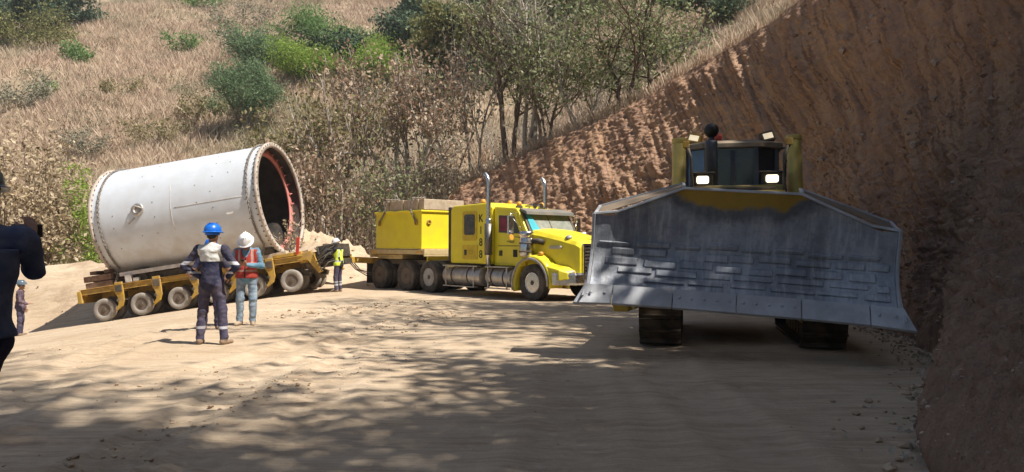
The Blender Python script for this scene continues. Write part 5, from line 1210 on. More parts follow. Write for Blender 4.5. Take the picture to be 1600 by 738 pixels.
        for x, zz, rr in ((x1, zc, 0.38), (x0, zc, 0.38), (-1.9, hi + 0.02, 0.36)):
            q = MB(); q.lathe([(rr, -0.08), (rr, 0.08), (rr - 0.06, 0.09), (0.12, 0.05), (0.12, 0.14), (0.0001, 0.15)], (x, 0, zz), (0, 1, 0), 24); q.build('idler_wheel', M['dark'], tr)
        for x in np.linspace(-2.6, -0.95, 6):
            q = MB(); q.lathe([(0.12, -0.16), (0.12, 0.16)], (x, 0, 0.22), (0, 1, 0), 14); q.build('track_roller', M['dark'], tr)
        return tr
    track(-1.12); track(1.12)
    # --- body
    q = MB(); q.box((-1.9, 0, 0.95), (2.9, 1.15, 0.7)); q.build('chassis', M['dark'], t, 0.02)
    q = MB(); q.loft([[(-0.12, -0.60, 1.0), (-0.12, 0.60, 1.0), (-0.12, 0.60, 2.28), (-0.12, 0.52, 2.36), (-0.12, -0.52, 2.36), (-0.12, -0.60, 2.28)], [(-2.0, -0.58, 1.0), (-2.0, 0.58, 1.0), (-2.0, 0.58, 2.30), (-2.0, 0.48, 2.38), (-2.0, -0.48, 2.38), (-2.0, -0.58, 2.30)]]); q.build('hood', M['dark'], t, 0.02)
    q = MB(); q.box((-0.06, 0, 1.6), (0.10, 1.30, 1.40)); 
    for k in range(12): q.box((0.0, 0, 1.0 + k * 0.105), (0.03, 1.16, 0.05))
    q.build('radiator_guard', Yd, t, 0.01)
    q = MB(); q.box((-0.40, 0, 2.36), (0.20, 1.40, 0.085)); q.box((-0.45, -0.62, 2.24), (0.14, 0.12, 0.3)); q.box((-0.45, 0.62, 2.24), (0.14, 0.12, 0.3)); q.build('guard_top_bar', plain('olive_dust_bar', (0.42, 0.33, 0.08), (0.34, 0.26, 0.1), 0.6, dust=0.4), t, 0.012)
    for sg in (-1, 1):
        hl = empty('headlight', (-0.42, sg * 0.50, 2.49), (0, 0, 0), t)
        q = MB(); q.loft([[(0.10, -0.15, -0.10), (0.10, 0.15, -0.10), (0.10, 0.15, 0.10), (0.10, -0.15, 0.10)], [(-0.14, -0.13, -0.09), (-0.14, 0.13, -0.09), (-0.14, 0.13, 0.07), (-0.14, -0.13, 0.07)]]); q.box((-0.02, 0, 0.108), (0.34, 0.36, 0.02)); q.build('housing', M['black'], hl, 0.012)
        q = MB(); q.prism(rrect(-0.09, 0.09, -0.055, 0.06, 0.03), -0.005, 0.005); q.V[-1] = np.stack([q.V[-1][:, 1] + 0.108, q.V[-1][:, 0], q.V[-1][:, 2]], 1); q.build('lens', M['lamp'], hl)
    for sg in (-1, 1):
        q = MB(); y = sg * 0.87; tilt = -0.05
        q.cyl((-0.10, y, 1.75), (-0.28, y - sg * 0.02, 3.13), 0.105, n=22); q.cyl((-0.28, y - sg * 0.02, 3.13), (-0.285, y - sg * 0.02, 3.20), 0.115, n=22); q.lathe([(0.115, -0.03), (0.135, -0.03), (0.135, 0.03), (0.115, 0.03)], (-0.12, y, 1.95), (-0.13, 0, 1), 22, closed=True); q.box((-0.2, y - sg * 0.12, 2.1), (0.2, 0.1, 0.4))
        q.V = [v_ - np.array([0.38, 0, 0.03]) for v_ in q.V]
        cy = q.build('lift_cylinder', plain('lift_cylinder_yellow', (0.56, 0.45, 0.11), (0.46, 0.36, 0.10), 0.45, dust=0.25), t, 0.006)
        q = MB(); q.cyl((-0.02, y, 1.05), (-0.10, y, 1.8), 0.055, n=14); q.build('piston_rod', M['chrome'], cy)
        q = MB(); q.tube([(-0.26, y - sg * 0.14, 3.02), (-0.24, y - sg * 0.20, 2.8), (-0.2, y - sg * 0.21, 2.4), (-0.15, y - sg * 0.18, 2.1)], 0.025, 8); q.tube([(-0.30, y - sg * 0.12, 3.0), (-0.30, y - sg * 0.20, 2.85), (-0.28, y - sg * 0.20, 2.3)], 0.022, 8); q.build('hydraulic_hose', M['black'], cy)
        q = MB(); q.box((-0.27, y - sg * 0.13, 3.03), (0.08, 0.09, 0.10)); q.build('hose_fitting', M['yellow_worn'], cy, 0.008)
    q = MB(); q.lathe([(0.095, 0), (0.095, 0.78), (0.09, 0.82)], (-0.75, -0.36, 2.32), (0, 0, 1), 22); q.lathe([(0.055, 0), (0.035, 0.06)], (-0.75, -0.36, 3.14), (0, 0, 1), 14)
    st = q.build('exhaust_stack', M['blue_dark'], t)
    q = MB(); q.lathe([(0.115 * math.sin(R(a_)) + 1e-4, -0.115 * math.cos(R(a_))) for a_ in np.linspace(0, 180, 14)], (-0.75, -0.36, 3.30), (0, 0, 1), 24); q.build('precleaner_ball', M['letter'], st)
    # --- cab
    cab = empty('cab', (-2.85, 0.02, 0), (0, 0, 0), t)
    q = MB(); q.box((-0.25, 0, 1.75), (1.5, 1.5, 1.3)); q.build('lower_panel', M['blue_dark'], cab, 0.03)
    fm = MB(); q = fm
    fr = [(0.52, -0.42), (0.52, 0.42), (0.30, -0.78), (0.30, 0.78), (-0.95, -0.78), (-0.95, 0.78)]
    for x, y in fr: q.box((x, y, 2.80), (0.08, 0.075, 0.95))
    for x, y, sx, sy in ((0.52, 0, 0.05, 0.9), (-0.95, 0, 0.05, 1.6), (-0.32, 0.78, 1.3, 0.05), (-0.32, -0.78, 1.3, 0.05)): q.box((x, y, 3.25), (sx, sy, 0.05)); q.box((x, y, 2.40), (sx, sy, 0.05))
    q.box((0.52, 0, 2.42), (0.07, 0.9, 0.07)); q.box((0.52, 0.02, 2.78), (0.06, 0.07, 0.8))
    q.build('cab_frame', M['blue_dark'], cab, 0.01)
    q = MB(); q.box((0.50, 0, 2.84), (0.02, 0.80, 0.80)); q.build('windscreen', M['windscreen'], cab)
    for sg in (-1, 1):
        q = MB(); q.loft([[(0.50, sg * 0.44, 2.42), (0.31, sg * 0.76, 2.42), (0.30, sg * 0.75, 2.42), (0.49, sg * 0.43, 2.42)], [(0.50, sg * 0.44, 3.22), (0.31, sg * 0.76, 3.22), (0.30, sg * 0.75, 3.22), (0.49, sg * 0.43, 3.22)]]); q.build('corner_window', plain('painted_sky_window', (0.06, 0.13, 0.25) if sg < 0 else (0.03, 0.04, 0.05), rough=0.15, spec=0.8) , cab)  # sky reflection painted as blue base colour on one pane, the other dark
        q = MB(); q.box((-0.32, sg * 0.775, 2.84), (1.2, 0.02, 0.80)); q.build('side_window', M['windscreen'], cab)
    q = MB(); q.box((-0.96, 0, 2.84), (0.02, 1.5, 0.8)); q.build('rear_window', M['windscreen'], cab)
    q = MB(); q.loft([[(0.60, -0.50, 3.22), (0.60, 0.50, 3.22), (0.36, 0.88, 3.20), (-1.1, 0.88, 3.20), (-1.1, -0.88, 3.20), (0.36, -0.88, 3.20)], [(0.60, -0.50, 3.30), (0.60, 0.50, 3.30), (0.36, 0.88, 3.30), (-1.1, 0.88, 3.30), (-1.1, -0.88, 3.30), (0.36, -0.88, 3.30)], [(0.40, -0.40, 3.37), (0.40, 0.40, 3.37), (0.2, 0.7, 3.37), (-1.0, 0.7, 3.37), (-1.0, -0.7, 3.37), (0.2, -0.7, 3.37)]]); q.build('roof', plain('dusty_cab_roof', (0.16, 0.14, 0.11), (0.22, 0.18, 0.13), 0.8, dust=0.5), cab, 0.01)
    q = MB(); q.box((-0.4, 0, 2.25), (0.5, 0.55, 0.14)); q.box((-0.66, 0, 2.65), (0.14, 0.52, 0.8)); q.box((0.22, 0.05, 2.45), (0.18, 0.9, 0.2)); q.tube([(0.1, 0.3, 2.3), (0.12, 0.3, 2.7)], 0.02, 6); q.build('operator_seat', M['black'], cab, 0.03)
    for sg in (-1, 1):
        wl = empty('work_lamp', (0.30, sg * 0.62, 3.42), (R(sg * 14), R(-14), R(sg * 14)), cab)
        q = MB(); q.box((0, 0, 0), (0.12, 0.25, 0.18)); q.box((-0.02, 0, -0.12), (0.05, 0.05, 0.12)); q.build('housing', M['yellow_worn'] if sg < 0 else M['dark'], wl, 0.015)
        q = MB(); q.box((0.063, 0, 0), (0.008, 0.17, 0.10)); q.build('lens', M['lampdim'], wl)
    q = MB(); q.lathe([(0.08, 0), (0.085, 0.10), (0.07, 0.15), (0.0001, 0.17)], (0.2, -0.22, 3.36), (0, 0, 1), 16); q.build('beacon', M['redlens'], cab)
    q = MB(); q.tube([(0.4, 0.85, 3.2), (0.42, 1.02, 3.22), (0.42, 1.02, 2.98), (0.40, 0.87, 2.98)], 0.018, 8); q.box((0.42, 1.0, 3.1), (0.03, 0.10, 0.2)); q.build('mirror', M['black'], cab)
    q = MB(); q.tube([(0.4, -0.85, 3.2), (0.42, -0.98, 3.22), (0.42, -0.98, 2.98), (0.40, -0.87, 2.98)], 0.018, 8); q.box((0.42, -0.96, 3.1), (0.03, 0.10, 0.2)); q.build('mirror', M['black'], cab)
    q = MB(); q.box((0.15, -0.95, 3.12), (0.5, 0.14, 0.06)); q.tube([(0.35, -0.80, 3.10), (0.40, -1.0, 3.05), (0.42, -0.9, 2.4)], 0.022, 8); q.build('grab_rail', M['yellow_worn'], cab)
    return t
DOZER = build_dozer()
# ------------------------------------------------------------------ people: one continuous surface each, grown from tapered limbs
def surface_nets(D, org, h):
    ins = D < 0; nx, ny, nz = D.shape
    c = [(i, j, k) for i in (0, 1) for j in (0, 1) for k in (0, 1)]
    cnt = sum(ins[i:nx - 1 + i, j:ny - 1 + j, k:nz - 1 + k].astype(np.int8) for i, j, k in c)
    act = (cnt > 0) & (cnt < 8); idx = np.full(act.shape, -1, np.int64); A = np.argwhere(act); idx[act] = np.arange(len(A))
    P = np.zeros((len(A), 3)); n = np.zeros(len(A))
    for a in c:
        for ax in range(3):
            if a[ax]: continue
            b = list(a); b[ax] = 1
            da = D[A[:, 0] + a[0], A[:, 1] + a[1], A[:, 2] + a[2]]; db = D[A[:, 0] + b[0], A[:, 1] + b[1], A[:, 2] + b[2]]
            m = (da < 0) != (db < 0); t = np.where(m, da / np.where(m, da - db, 1), 0)
            q = np.array(a, float)[None] + t[:, None] * (np.array(b) - np.array(a))[None]
            P[m] += q[m]; n[m] += 1
    P = (A + P / n[:, None]) * h + org; F = []
    for ax in range(3):
        u, v = (ax + 1) % 3, (ax + 2) % 3
        s0 = [slice(1, -1)] * 3; s0[ax] = slice(0, -1); s1 = [slice(1, -1)] * 3; s1[ax] = slice(1, None)
        a = ins[tuple(s0)]; b = ins[tuple(s1)]
        for flip, mk in ((False, a & ~b), (True, ~a & b)):
            E = np.argwhere(mk); o = np.ones(3, int); o[ax] = 0; E = E + o
            def g(du, dv):
                e = E.copy(); e[:, u] -= du; e[:, v] -= dv; return idx[e[:, 0], e[:, 1], e[:, 2]]
            q = np.stack([g(1, 1), g(0, 1), g(0, 0), g(1, 0)], 1)
            F.append(q[:, ::-1] if flip else q)
    F = np.concatenate(F); return P, F[(F >= 0).all(1)]

class Body:
    def __init__(s, lo, hi, h=0.011):
        s.h = h; s.lo = np.array(lo, float); n = np.ceil((np.array(hi) - s.lo) / h).astype(int) + 1
        s.ax = [s.lo[i] + np.arange(n[i]) * h for i in range(3)]
        s.D = np.full(tuple(n), 0.5); s.B = np.full(tuple(n), 0.5); s.I = np.zeros(tuple(n), np.int16); s.prims = []
    def _win(s, lo, hi):
        sl = [slice(max(0, int((lo[i] - s.lo[i]) / s.h)), max(0, int((hi[i] - s.lo[i]) / s.h) + 2)) for i in range(3)]
        X, Y, Z = np.meshgrid(*[s.ax[i][sl[i]] for i in range(3)], indexing='ij'); return tuple(sl), np.stack([X, Y, Z], -1)
    def _put(s, sl, d, m, k):
        D = s.D[sl]; h = np.clip(0.5 + 0.5 * (D - d) / k, 0, 1); s.D[sl] = D * (1 - h) + d * h - k * h * (1 - h)
        b = d < s.B[sl]; s.B[sl] = np.where(b, d, s.B[sl]); s.I[sl] = np.where(b, m, s.I[sl])
    def limb(s, p0, p1, r0, r1, m, k=0.03):
        p0 = np.array(p0, float); p1 = np.array(p1, float); pad = max(r0, r1) + 0.09
        sl, P = s._win(np.minimum(p0, p1) - pad, np.maximum(p0, p1) + pad)
        if P.size == 0: return
        v = p1 - p0; t = np.clip(((P - p0) @ v) / (v @ v + 1e-12), 0, 1)
        s._put(sl, np.linalg.norm(P - p0 - t[..., None] * v, axis=-1) - (r0 + (r1 - r0) * t), m, k); return s
    def chainl(s, pts, rs, m, k=0.03):
        for a, b, ra, rb in zip(pts[:-1], pts[1:], rs[:-1], rs[1:]): s.limb(a, b, ra, rb, m, k)
    def ell(s, c, r, m, k=0.03, rot=None):
        c = np.array(c, float); r = np.array(r, float); pad = max(r) + 0.09
        sl, P = s._win(c - pad, c + pad); Q = P - c
        if P.size == 0: return
        if rot is not None: Q = Q @ np.asarray(rot)
        k0 = np.linalg.norm(Q / r, axis=-1); k1 = np.linalg.norm(Q / r ** 2, axis=-1) + 1e-9
        s._put(sl, k0 * (k0 - 1) / k1, m, k); return s
    def mesh(s, folds=0.006, fold_ids=(1, 2), seed=0):
        D = s.D
        if folds:
            X, Y, Z = np.meshgrid(*s.ax, indexing='ij'); band = (np.abs(D) < 0.03) & np.isin(s.I, fold_ids)
            f = fbm(X[band] * 9 + 3 * Z[band], Y[band] * 9, Z[band] * 16, oct=3, seed=seed); D = D.copy(); D[band] += folds * f
        P, F = surface_nets(D, s.lo, s.h)
        C = P[F].mean(1); q = np.clip(np.round((C - s.lo) / s.h).astype(int), 0, np.array(D.shape) - 1); return P, F, s.I[q[:, 0], q[:, 1], q[:, 2]].copy(), C

def hand(b, wrist, d, n, curl=0.5, thumb=1, k=0.012, m=0):
    """wrist, pointing direction d, palm normal n; five separate fingers and a thumb off the side"""
    w = np.array(wrist, float); d = np.array(d, float); d /= np.linalg.norm(d); n = np.array(n, float); n -= d * (n @ d); n /= np.linalg.norm(n); s_ = np.cross(n, d)
    pc = w + d * 0.052; b.ell(pc, (0.050, 0.040, 0.017), m, k, np.stack([d, s_, n], 1)); b.limb(w - d * 0.02, w + d * 0.03, 0.026, 0.028, m, k)
    for i, ln in enumerate((0.070, 0.080, 0.074, 0.058)):
        o = w + d * 0.090 + s_ * (0.031 - 0.0205 * i); a = curl * 0.6; d1 = d * math.cos(a) + n * math.sin(a); a2 = curl * 1.5; d2 = d * math.cos(a2) + n * math.sin(a2)
        b.limb(o - d * 0.02, o + d1 * ln * 0.5, 0.0105, 0.0098, m, 0.006); b.limb(o + d1 * ln * 0.5, o + d1 * ln * 0.5 + d2 * ln * 0.5, 0.0098, 0.008, m, 0.006)
    o = w + d * 0.03 + s_ * 0.034 * thumb; d1 = d * 0.6 + s_ * thumb * 0.6 + n * 0.45; d1 /= np.linalg.norm(d1); d2 = d * 0.85 + s_ * thumb * 0.1 + n * 0.6; d2 /= np.linalg.norm(d2)
    b.limb(o, o + d1 * 0.042, 0.015, 0.0115, m, 0.008); b.limb(o + d1 * 0.042, o + d1 * 0.042 + d2 * 0.034, 0.0115, 0.009, m, 0.006)

def head(b, c, f, tilt=0.0, eyes=True, hairm=None, skin=0):
    """c centre of skull, f facing direction (x, y), tilt: chin towards chest"""
    f = np.array([f[0], f[1], 0.0]); f /= np.linalg.norm(f); s_ = np.array([f[1], -f[0], 0]); u = np.array([0, 0, 1.0])
    F_ = f * math.cos(tilt) - u * math.sin(tilt); U = u * math.cos(tilt) + f * math.sin(tilt); Rm = np.stack([s_, F_, U], 1); c = np.array(c, float)
    L_ = lambda x, y, z: c + Rm @ np.array([x, y, z])
    b.ell(L_(0, -0.008, 0.025), (0.076, 0.096, 0.095), skin, 0.02, Rm); b.ell(L_(0, 0.022, -0.045), (0.060, 0.068, 0.078), skin, 0.03, Rm)
    b.limb(L_(0, 0.092, 0.005), L_(0, 0.108, -0.028), 0.010, 0.015, skin, 0.012); b.limb(L_(-0.022, 0.082, -0.062), L_(0.022, 0.082, -0.062), 0.010, 0.010, skin, 0.008); b.ell(L_(0, 0.078, -0.105), (0.026, 0.02, 0.018), skin, 0.02, Rm)
    b.limb(L_(-0.05, 0.078, 0.028), L_(0.05, 0.078, 0.028), 0.013, 0.013, skin, 0.02)
    for sg in (-1, 1): b.ell(L_(sg * 0.078, -0.008, -0.012), (0.012, 0.022, 0.034), skin, 0.008, Rm)
    if eyes:
        for sg in (-1, 1): b.ell(L_(sg * 0.032, 0.086, 0.006), (0.013, 0.010, 0.008), 9, 0.004, Rm)
    if hairm is not None: b.ell(L_(0, -0.030, 0.005), (0.080, 0.082, 0.088), hairm, 0.01, Rm)
    return Rm, L_

def hardhat(parent, c, Rm, mat, badge=None):
    q = MB(); n = 28
    prof = [(0.128, 0.0), (0.126, 0.03), (0.118, 0.065), (0.100, 0.098), (0.072, 0.120), (0.035, 0.131), (0.0001, 0.134)]
    prof2 = [(0.124, 0.0), (0.150, -0.006), (0.152, -0.002), (0.128, 0.010)]
    q.lathe(prof, (0, 0, 0), (0, 0, 1), n); q.F = [f for f in q.F]
    q.lathe(prof2, (0, 0, 0), (0, 0, 1), n, closed=True)
    V = np.concatenate(q.V); fr = V[:, 1] > 0
    V[:, 1] *= 1.12; rim = np.hypot(V[:, 0], V[:, 1]) > 0.14; V[rim & fr, 1] += 0.030; V[rim & fr, 2] -= 0.012
    q.V = [V]
    q.box((0, 0, 0.132), (0.022, 0.20, 0.012)); 
    for x in (-0.035, 0.035): q.box((x, 0, 0.122), (0.012, 0.18, 0.010))
    q.lathe([(0.108, -0.05), (0.110, -0.05), (0.110, 0.0), (0.108, 0.0)], (0, -0.01, 0), (0, 0, 1), n, closed=True)
    o = q.build('hard_hat', mat, parent, 0.003); o.location = c; o.rotation_euler = Matrix(Rm.tolist()).to_euler(); return o

def cloth(name, c, c2=None): return plain(name, c, c2, 0.9, scale=14, bump=0.35, bscale=70, spec=0.1, dust=0.12, dscale=7)
CL = dict(skin=plain('brown_skin', (0.36, 0.19, 0.12), (0.30, 0.155, 0.095), 0.55), navy=cloth('navy_cotton', (0.022, 0.026, 0.058), (0.035, 0.038, 0.075)), navytrouser=cloth('faded_navy_cotton', (0.050, 0.048, 0.088), (0.075, 0.07, 0.115)),
          pale=cloth('pale_grey_yoke', (0.66, 0.65, 0.62), (0.55, 0.55, 0.53)), reflect=cloth('grey_reflective_tape', (0.50, 0.50, 0.54), (0.40, 0.40, 0.46)), denim=cloth('light_blue_denim', (0.21, 0.30, 0.40), (0.36, 0.44, 0.52)), chambray=cloth('blue_denim_shirt', (0.12, 0.26, 0.38), (0.20, 0.36, 0.48)),
          redvest=cloth('red_vest_cloth', (0.52, 0.075, 0.055), (0.40, 0.05, 0.05)), redpale=cloth('faded_red_tape', (0.56, 0.36, 0.32), (0.48, 0.28, 0.24)), boot=cloth('dusty_brown_boot', (0.22, 0.15, 0.11), (0.30, 0.22, 0.16)), bootpale=cloth('pale_tan_boot', (0.50, 0.40, 0.30), (0.42, 0.33, 0.24)),
          hiviz=plain('yellow_hi_vis', (0.66, 0.80, 0.06), (0.56, 0.70, 0.08), 0.8), dark=cloth('near_black_cloth', (0.016, 0.018, 0.026), (0.026, 0.027, 0.036)), plaid=cloth('dark_plaid_cloth', (0.05, 0.035, 0.06), (0.17, 0.12, 0.15)), hair=plain('black_hair', (0.012, 0.010, 0.009), rough=0.6, bump=0.5, bscale=200),
          blue=plain('blue_hard_hat', (0.01, 0.15, 0.62), (0.012, 0.13, 0.55), 0.28, spec=0.6), white=plain('white_hard_hat', (0.80, 0.79, 0.78), (0.74, 0.72, 0.71), 0.35), grey=plain('dark_grey_hard_hat', (0.09, 0.125, 0.16), (0.11, 0.15, 0.185), 0.3), eye=plain('dark_eyes', (0.015, 0.012, 0.01), rough=0.3))

def person(label, x, y, yaw, J, mats, seed, head_f=(0, 1), tilt=0.0, fix=None, folds=0.010, h=0.011, hat=None, hatdz=0.055, group=None, scale=1.0, hands=True, z=None, hair=True, hoff=(0, 0)):
    """local: +y the way the person faces, x their right, z up.  mats: skin, top, trousers, boots, accent, tape ... and 9 eyes"""
    pts = np.array([p for k, v in J.items() if k in ('elL', 'elR', 'wrL', 'wrR', 'anL', 'anR', 'shL', 'shR') for p in [v]])
    lo = np.minimum(pts.min(0) - 0.24, [-0.34, -0.28, -0.06]); hi = np.maximum(pts.max(0) + 0.24, [0.34, 0.32, 1.92]); lo[2] = -0.06; hi[2] = 1.94
    b = Body(lo, hi, h); A = lambda k: np.array(J[k], float)
    hc = (A('hipL') + A('hipR')) / 2; sc = (A('shL') + A('shR')) / 2; nk = sc + np.array([0, 0.0, 0.055]) ; hd = np.array(J['head'], float)
    wst = hc * 0.45 + sc * 0.55 - np.array([0, 0, 0.08])
    # trunk
    b.ell(hc + np.array([0, -0.012, 0.0]), (0.172, 0.128, 0.13), 2, 0.05); b.ell(wst, (0.152, 0.112, 0.17), 1, 0.06); b.ell(sc - np.array([0, 0, 0.125]), (0.180, 0.120, 0.19), 1, 0.06)
    b.limb(A('shL'), A('shR'), 0.068, 0.068, 1, 0.06); b.limb(sc + np.array([0, 0, -0.02]), nk, 0.075, 0.058, 1, 0.04); b.limb(nk - np.array([0, 0, 0.03]), hd - np.array([0, 0, 0.05]), 0.055, 0.052, 0, 0.02)
    b.limb(hc + np.array([0, 0, 0.12]), hc + np.array([0, 0, 0.02]), 0.150, 0.160, J.get('hem', 1), 0.05)
    for s_ in 'LR':
        hp, kn, an = A('hip' + s_), A('kn' + s_), A('an' + s_); b.limb(hp, kn, 0.098, 0.074, 2, 0.035); b.limb(kn, an + (kn - an) * 0.05, 0.076, 0.062, 2, 0.03)
        tdir = np.array(J['toe' + s_], float); he = an * np.array([1, 1, 0]) + np.array([0, 0, 0.045]); b.limb(he - tdir * 0.035, he + tdir * 0.16 - np.array([0, 0, 0.012]), 0.044, 0.034, 3, 0.02); b.limb(an, he, 0.055, 0.045, 3, 0.02)
        sh, el, wr = A('sh' + s_), A('el' + s_), A('wr' + s_); b.limb(sh, el, 0.068, 0.053, 1, 0.035); b.limb(el, wr, 0.054, 0.042, 1, 0.025)
        hd_ = J.get('hd' + s_)
        if hd_ is not None and hands: b.limb(wr, wr + np.array(hd_[0]) / np.linalg.norm(hd_[0]) * 0.03, 0.030, 0.028, 0, 0.01); hand(b, wr + np.array(hd_[0]) / np.linalg.norm(hd_[0]) * 0.03, hd_[0], hd_[1], hd_[2], hd_[3])
    Rm, L_ = head(b, hd, head_f, tilt, hairm=J.get('hairm'))
    P, F, I, C = b.mesh(folds, (1, 2, 4), seed)
    if fix is not None: I = fix(C, I)
    zz = float(H(np.array([x]), np.array([y]), True)[0]) if z is None else z
    o = raw_mesh('person', P, F, mats, matid=np.clip(I, 0, len(mats) - 1)); o.location = (x, y, zz); o.rotation_euler = (0, 0, yaw); o.scale = (scale,) * 3
    tag(o, label, 'person', group)
    if hat is not None: hardhat(o, L_(0, -0.008, hatdz), Rm, hat)
    if hair and hat is not None:
        q = MB(); q.lathe([(0.084 * math.sin(R(a)) + 1e-4, -0.084 * math.cos(R(a))) for a in np.linspace(0, 180, 12)], (0, 0, 0), (0, 0, 1), 20); ho = q.build('hair', CL['hair'], o); ho.location = L_(0, -0.034, 0.018); ho.scale = (0.95, 0.88, 1.0); ho.rotation_euler = Matrix(Rm.tolist()).to_euler()
    return o, b
def vest(o, b, zlo, zhi, mats, halfw=0.205, off=0.020, fix=None, name='vest', neck=True, front=1):
    """garment: the trunk surface pushed out and cut at the armholes, hem and neck"""
    X, Y, Z = np.meshgrid(*b.ax, indexing='ij'); D = b.D - off
    # drop limbs: keep only what lies within the trunk's width, depth
    D = np.maximum(D, np.abs(X) - halfw); D = np.maximum(D, zlo - Z); D = np.maximum(D, Z - zhi); D = np.maximum(D, np.sqrt((X / 1.25) ** 2 + (Y) ** 2) - 0.178)
    if neck: D = np.maximum(D, 0.085 - np.sqrt(X ** 2 + (np.minimum(zhi + 0.05 - Z, 0.35) * 0.42) ** 2 + np.where(Y * front > 0, 0, 0.06) ** 2) )
    P, F = surface_nets(D, b.lo, b.h); C = P[F].mean(1); I = fix(C) if fix else np.zeros(len(F), int)
    return raw_mesh(name, P, F, mats, o, matid=I)

def base_pose(**k):
    J = dict(hipL=(-0.095, 0, 0.93), hipR=(0.095, 0, 0.93), knL=(-0.12, 0.015, 0.50), knR=(0.12, 0.015, 0.50), anL=(-0.13, -0.02, 0.09), anR=(0.13, -0.02, 0.09), toeL=(-0.25, 0.97, 0), toeR=(0.25, 0.97, 0),
             shL=(-0.185, -0.01, 1.44), shR=(0.185, -0.01, 1.44), elL=(-0.26, -0.04, 1.15), elR=(0.26, -0.04, 1.15), wrL=(-0.26, 0.08, 0.92), wrR=(0.26, 0.08, 0.92), head=(0, 0.02, 1.655),
             hdL=((0, 0.2, -1), (1, 0, 0), 0.4, 1), hdR=((0, 0.2, -1), (-1, 0, 0), 0.4, -1))
    J.update(k); return J
def yaw_face(dx, dy): return math.atan2(dy, dx) - math.pi / 2

# 1: man in navy coveralls and blue hard hat, seen from behind, hands on hips
def fix1(C, I):
    x, y, z = C.T; I = I.copy()
    I[(I == 1) & (z > 1.27) & (np.abs(x) < 0.185)] = 4
    arm = (I == 1) & (np.abs(x) > 0.20); 
    I[arm & (z > 1.215) & (z < 1.265) & (np.abs(x) > 0.26)] = 5; I[arm & (z > 1.075) & (z < 1.115) & (np.abs(y) > -1) & (np.abs(x) < 0.36)] = 5
    I[(I == 2) & (z > 0.235) & (z < 0.285)] = 5
    return I
J1 = base_pose(hipL=(-0.095, 0, 0.94), hipR=(0.095, 0, 0.94), knL=(-0.15, 0.02, 0.51), knR=(0.155, 0.03, 0.51), anL=(-0.185, 0, 0.09), anR=(0.205, 0.0, 0.09), shL=(-0.20, -0.01, 1.455), shR=(0.20, -0.01, 1.455),
               elL=(-0.42, -0.06, 1.185), elR=(0.42, -0.06, 1.185), wrL=(-0.235, 0.075, 1.035), wrR=(0.235, 0.075, 1.035), hdL=((0.45, 0.75, -0.45), (0.8, -0.45, 0.1), 0.35, 1), hdR=((-0.45, 0.75, -0.45), (-0.8, -0.45, 0.1), 0.35, -1), head=(0.0, 0.03, 1.665))
MATS1 = [CL['skin'], CL['navy'], CL['navytrouser'], CL['boot'], CL['pale'], CL['reflect'], CL['skin'], CL['skin'], CL['skin'], CL['eye']]
x, y = at(331, 11.75); person('man in navy coveralls with pale yoke and blue hard hat, hands on hips', x, y, yaw_face(0.12, 1.0), J1, MATS1, 1, fix=fix1, hat=CL['blue'], h=0.0105)
# 2: man in red vest, jeans and white hard hat looking down at a phone
J2 = base_pose(shL=(-0.18, 0.0, 1.40), shR=(0.18, 0.0, 1.40), elL=(-0.285, 0.02, 1.125), elR=(0.285, 0.02, 1.125), wrL=(-0.075, 0.24, 1.15), wrR=(0.085, 0.24, 1.14), hdL=((0.65, 0.45, 0.25), (0.2, -0.3, 1), 0.7, 1), hdR=((-0.65, 0.45, 0.25), (-0.2, -0.3, 1), 0.7, -1),
               head=(0, 0.075, 1.575), anL=(-0.12, 0.03, 0.09), anR=(0.135, -0.03, 0.09))
MATS2 = [CL['skin'], CL['chambray'], CL['denim'], CL['bootpale'], CL['chambray'], CL['reflect'], CL['skin'], CL['skin'], CL['skin'], CL['eye']]
x, y = at(386, 14.7)
p2, b2 = person('man in red vest and jeans looking down at the phone in his hands', x, y, yaw_face(0.1, -1.0), J2, MATS2, 2, tilt=0.72, hat=CL['white'], h=0.011)
def fv2(C):
    x, y, z = C.T; I = np.zeros(len(C), int); I[(z > 1.12) & (np.abs(np.abs(x) - 0.12) < 0.022)] = 1; I[(z > 1.02) & (z < 1.06)] = 1; I[(np.abs(x) < 0.012)] = 2; return I
vest(p2, b2, 0.90, 1.45, [CL['redvest'], CL['redpale'], CL['dark']], fix=fv2)
q = MB(); q.box((0, 0, 0), (0.075, 0.012, 0.15)); ph = q.build('phone', M['black'], None, 0.006)
ph.location = Matrix.LocRotScale(p2.location, p2.rotation_euler, None) @ Vector((0.0, 0.315, 1.215)); ph.rotation_euler = (R(-50), 0, p2.rotation_euler.z); tag(ph, 'small dark phone held by the man in the red vest', 'phone')
# 3: worker in hi-vis vest and white hard hat at the trailer's power pack
def fix3(C, I):
    I = I.copy(); x, y, z = C.T; I[(I == 2) & (z > 0.22) & (z < 0.28)] = 5; I[(I == 2) & (z > 0.32) & (z < 0.36)] = 5; return I
J3 = base_pose(elL=(-0.27, 0.18, 1.22), elR=(0.27, 0.16, 1.20), wrL=(-0.16, 0.40, 1.28), wrR=(0.16, 0.36, 1.15), hdL=((0.1, 1, 0.1), (0.5, 0, -1), 0.5, 1), hdR=((-0.1, 1, -0.1), (-0.5, 0, -1), 0.5, -1), head=(0, 0.07, 1.64), hipL=(-0.095, -0.03, 0.93), hipR=(0.095, -0.03, 0.93))
MATS3 = [CL['skin'], CL['dark'], CL['navytrouser'], CL['boot'], CL['dark'], CL['reflect'], CL['skin'], CL['skin'], CL['skin'], CL['eye']]
x, y = at(528, 26.3)
p3, b3 = person('worker in yellow hi-vis vest and white hard hat reaching into the black power pack', x, y, yaw_face(-1.0, 0.35), J3, MATS3, 3, fix=fix3, tilt=0.3, hat=CL['white'], h=0.013, folds=0.005)
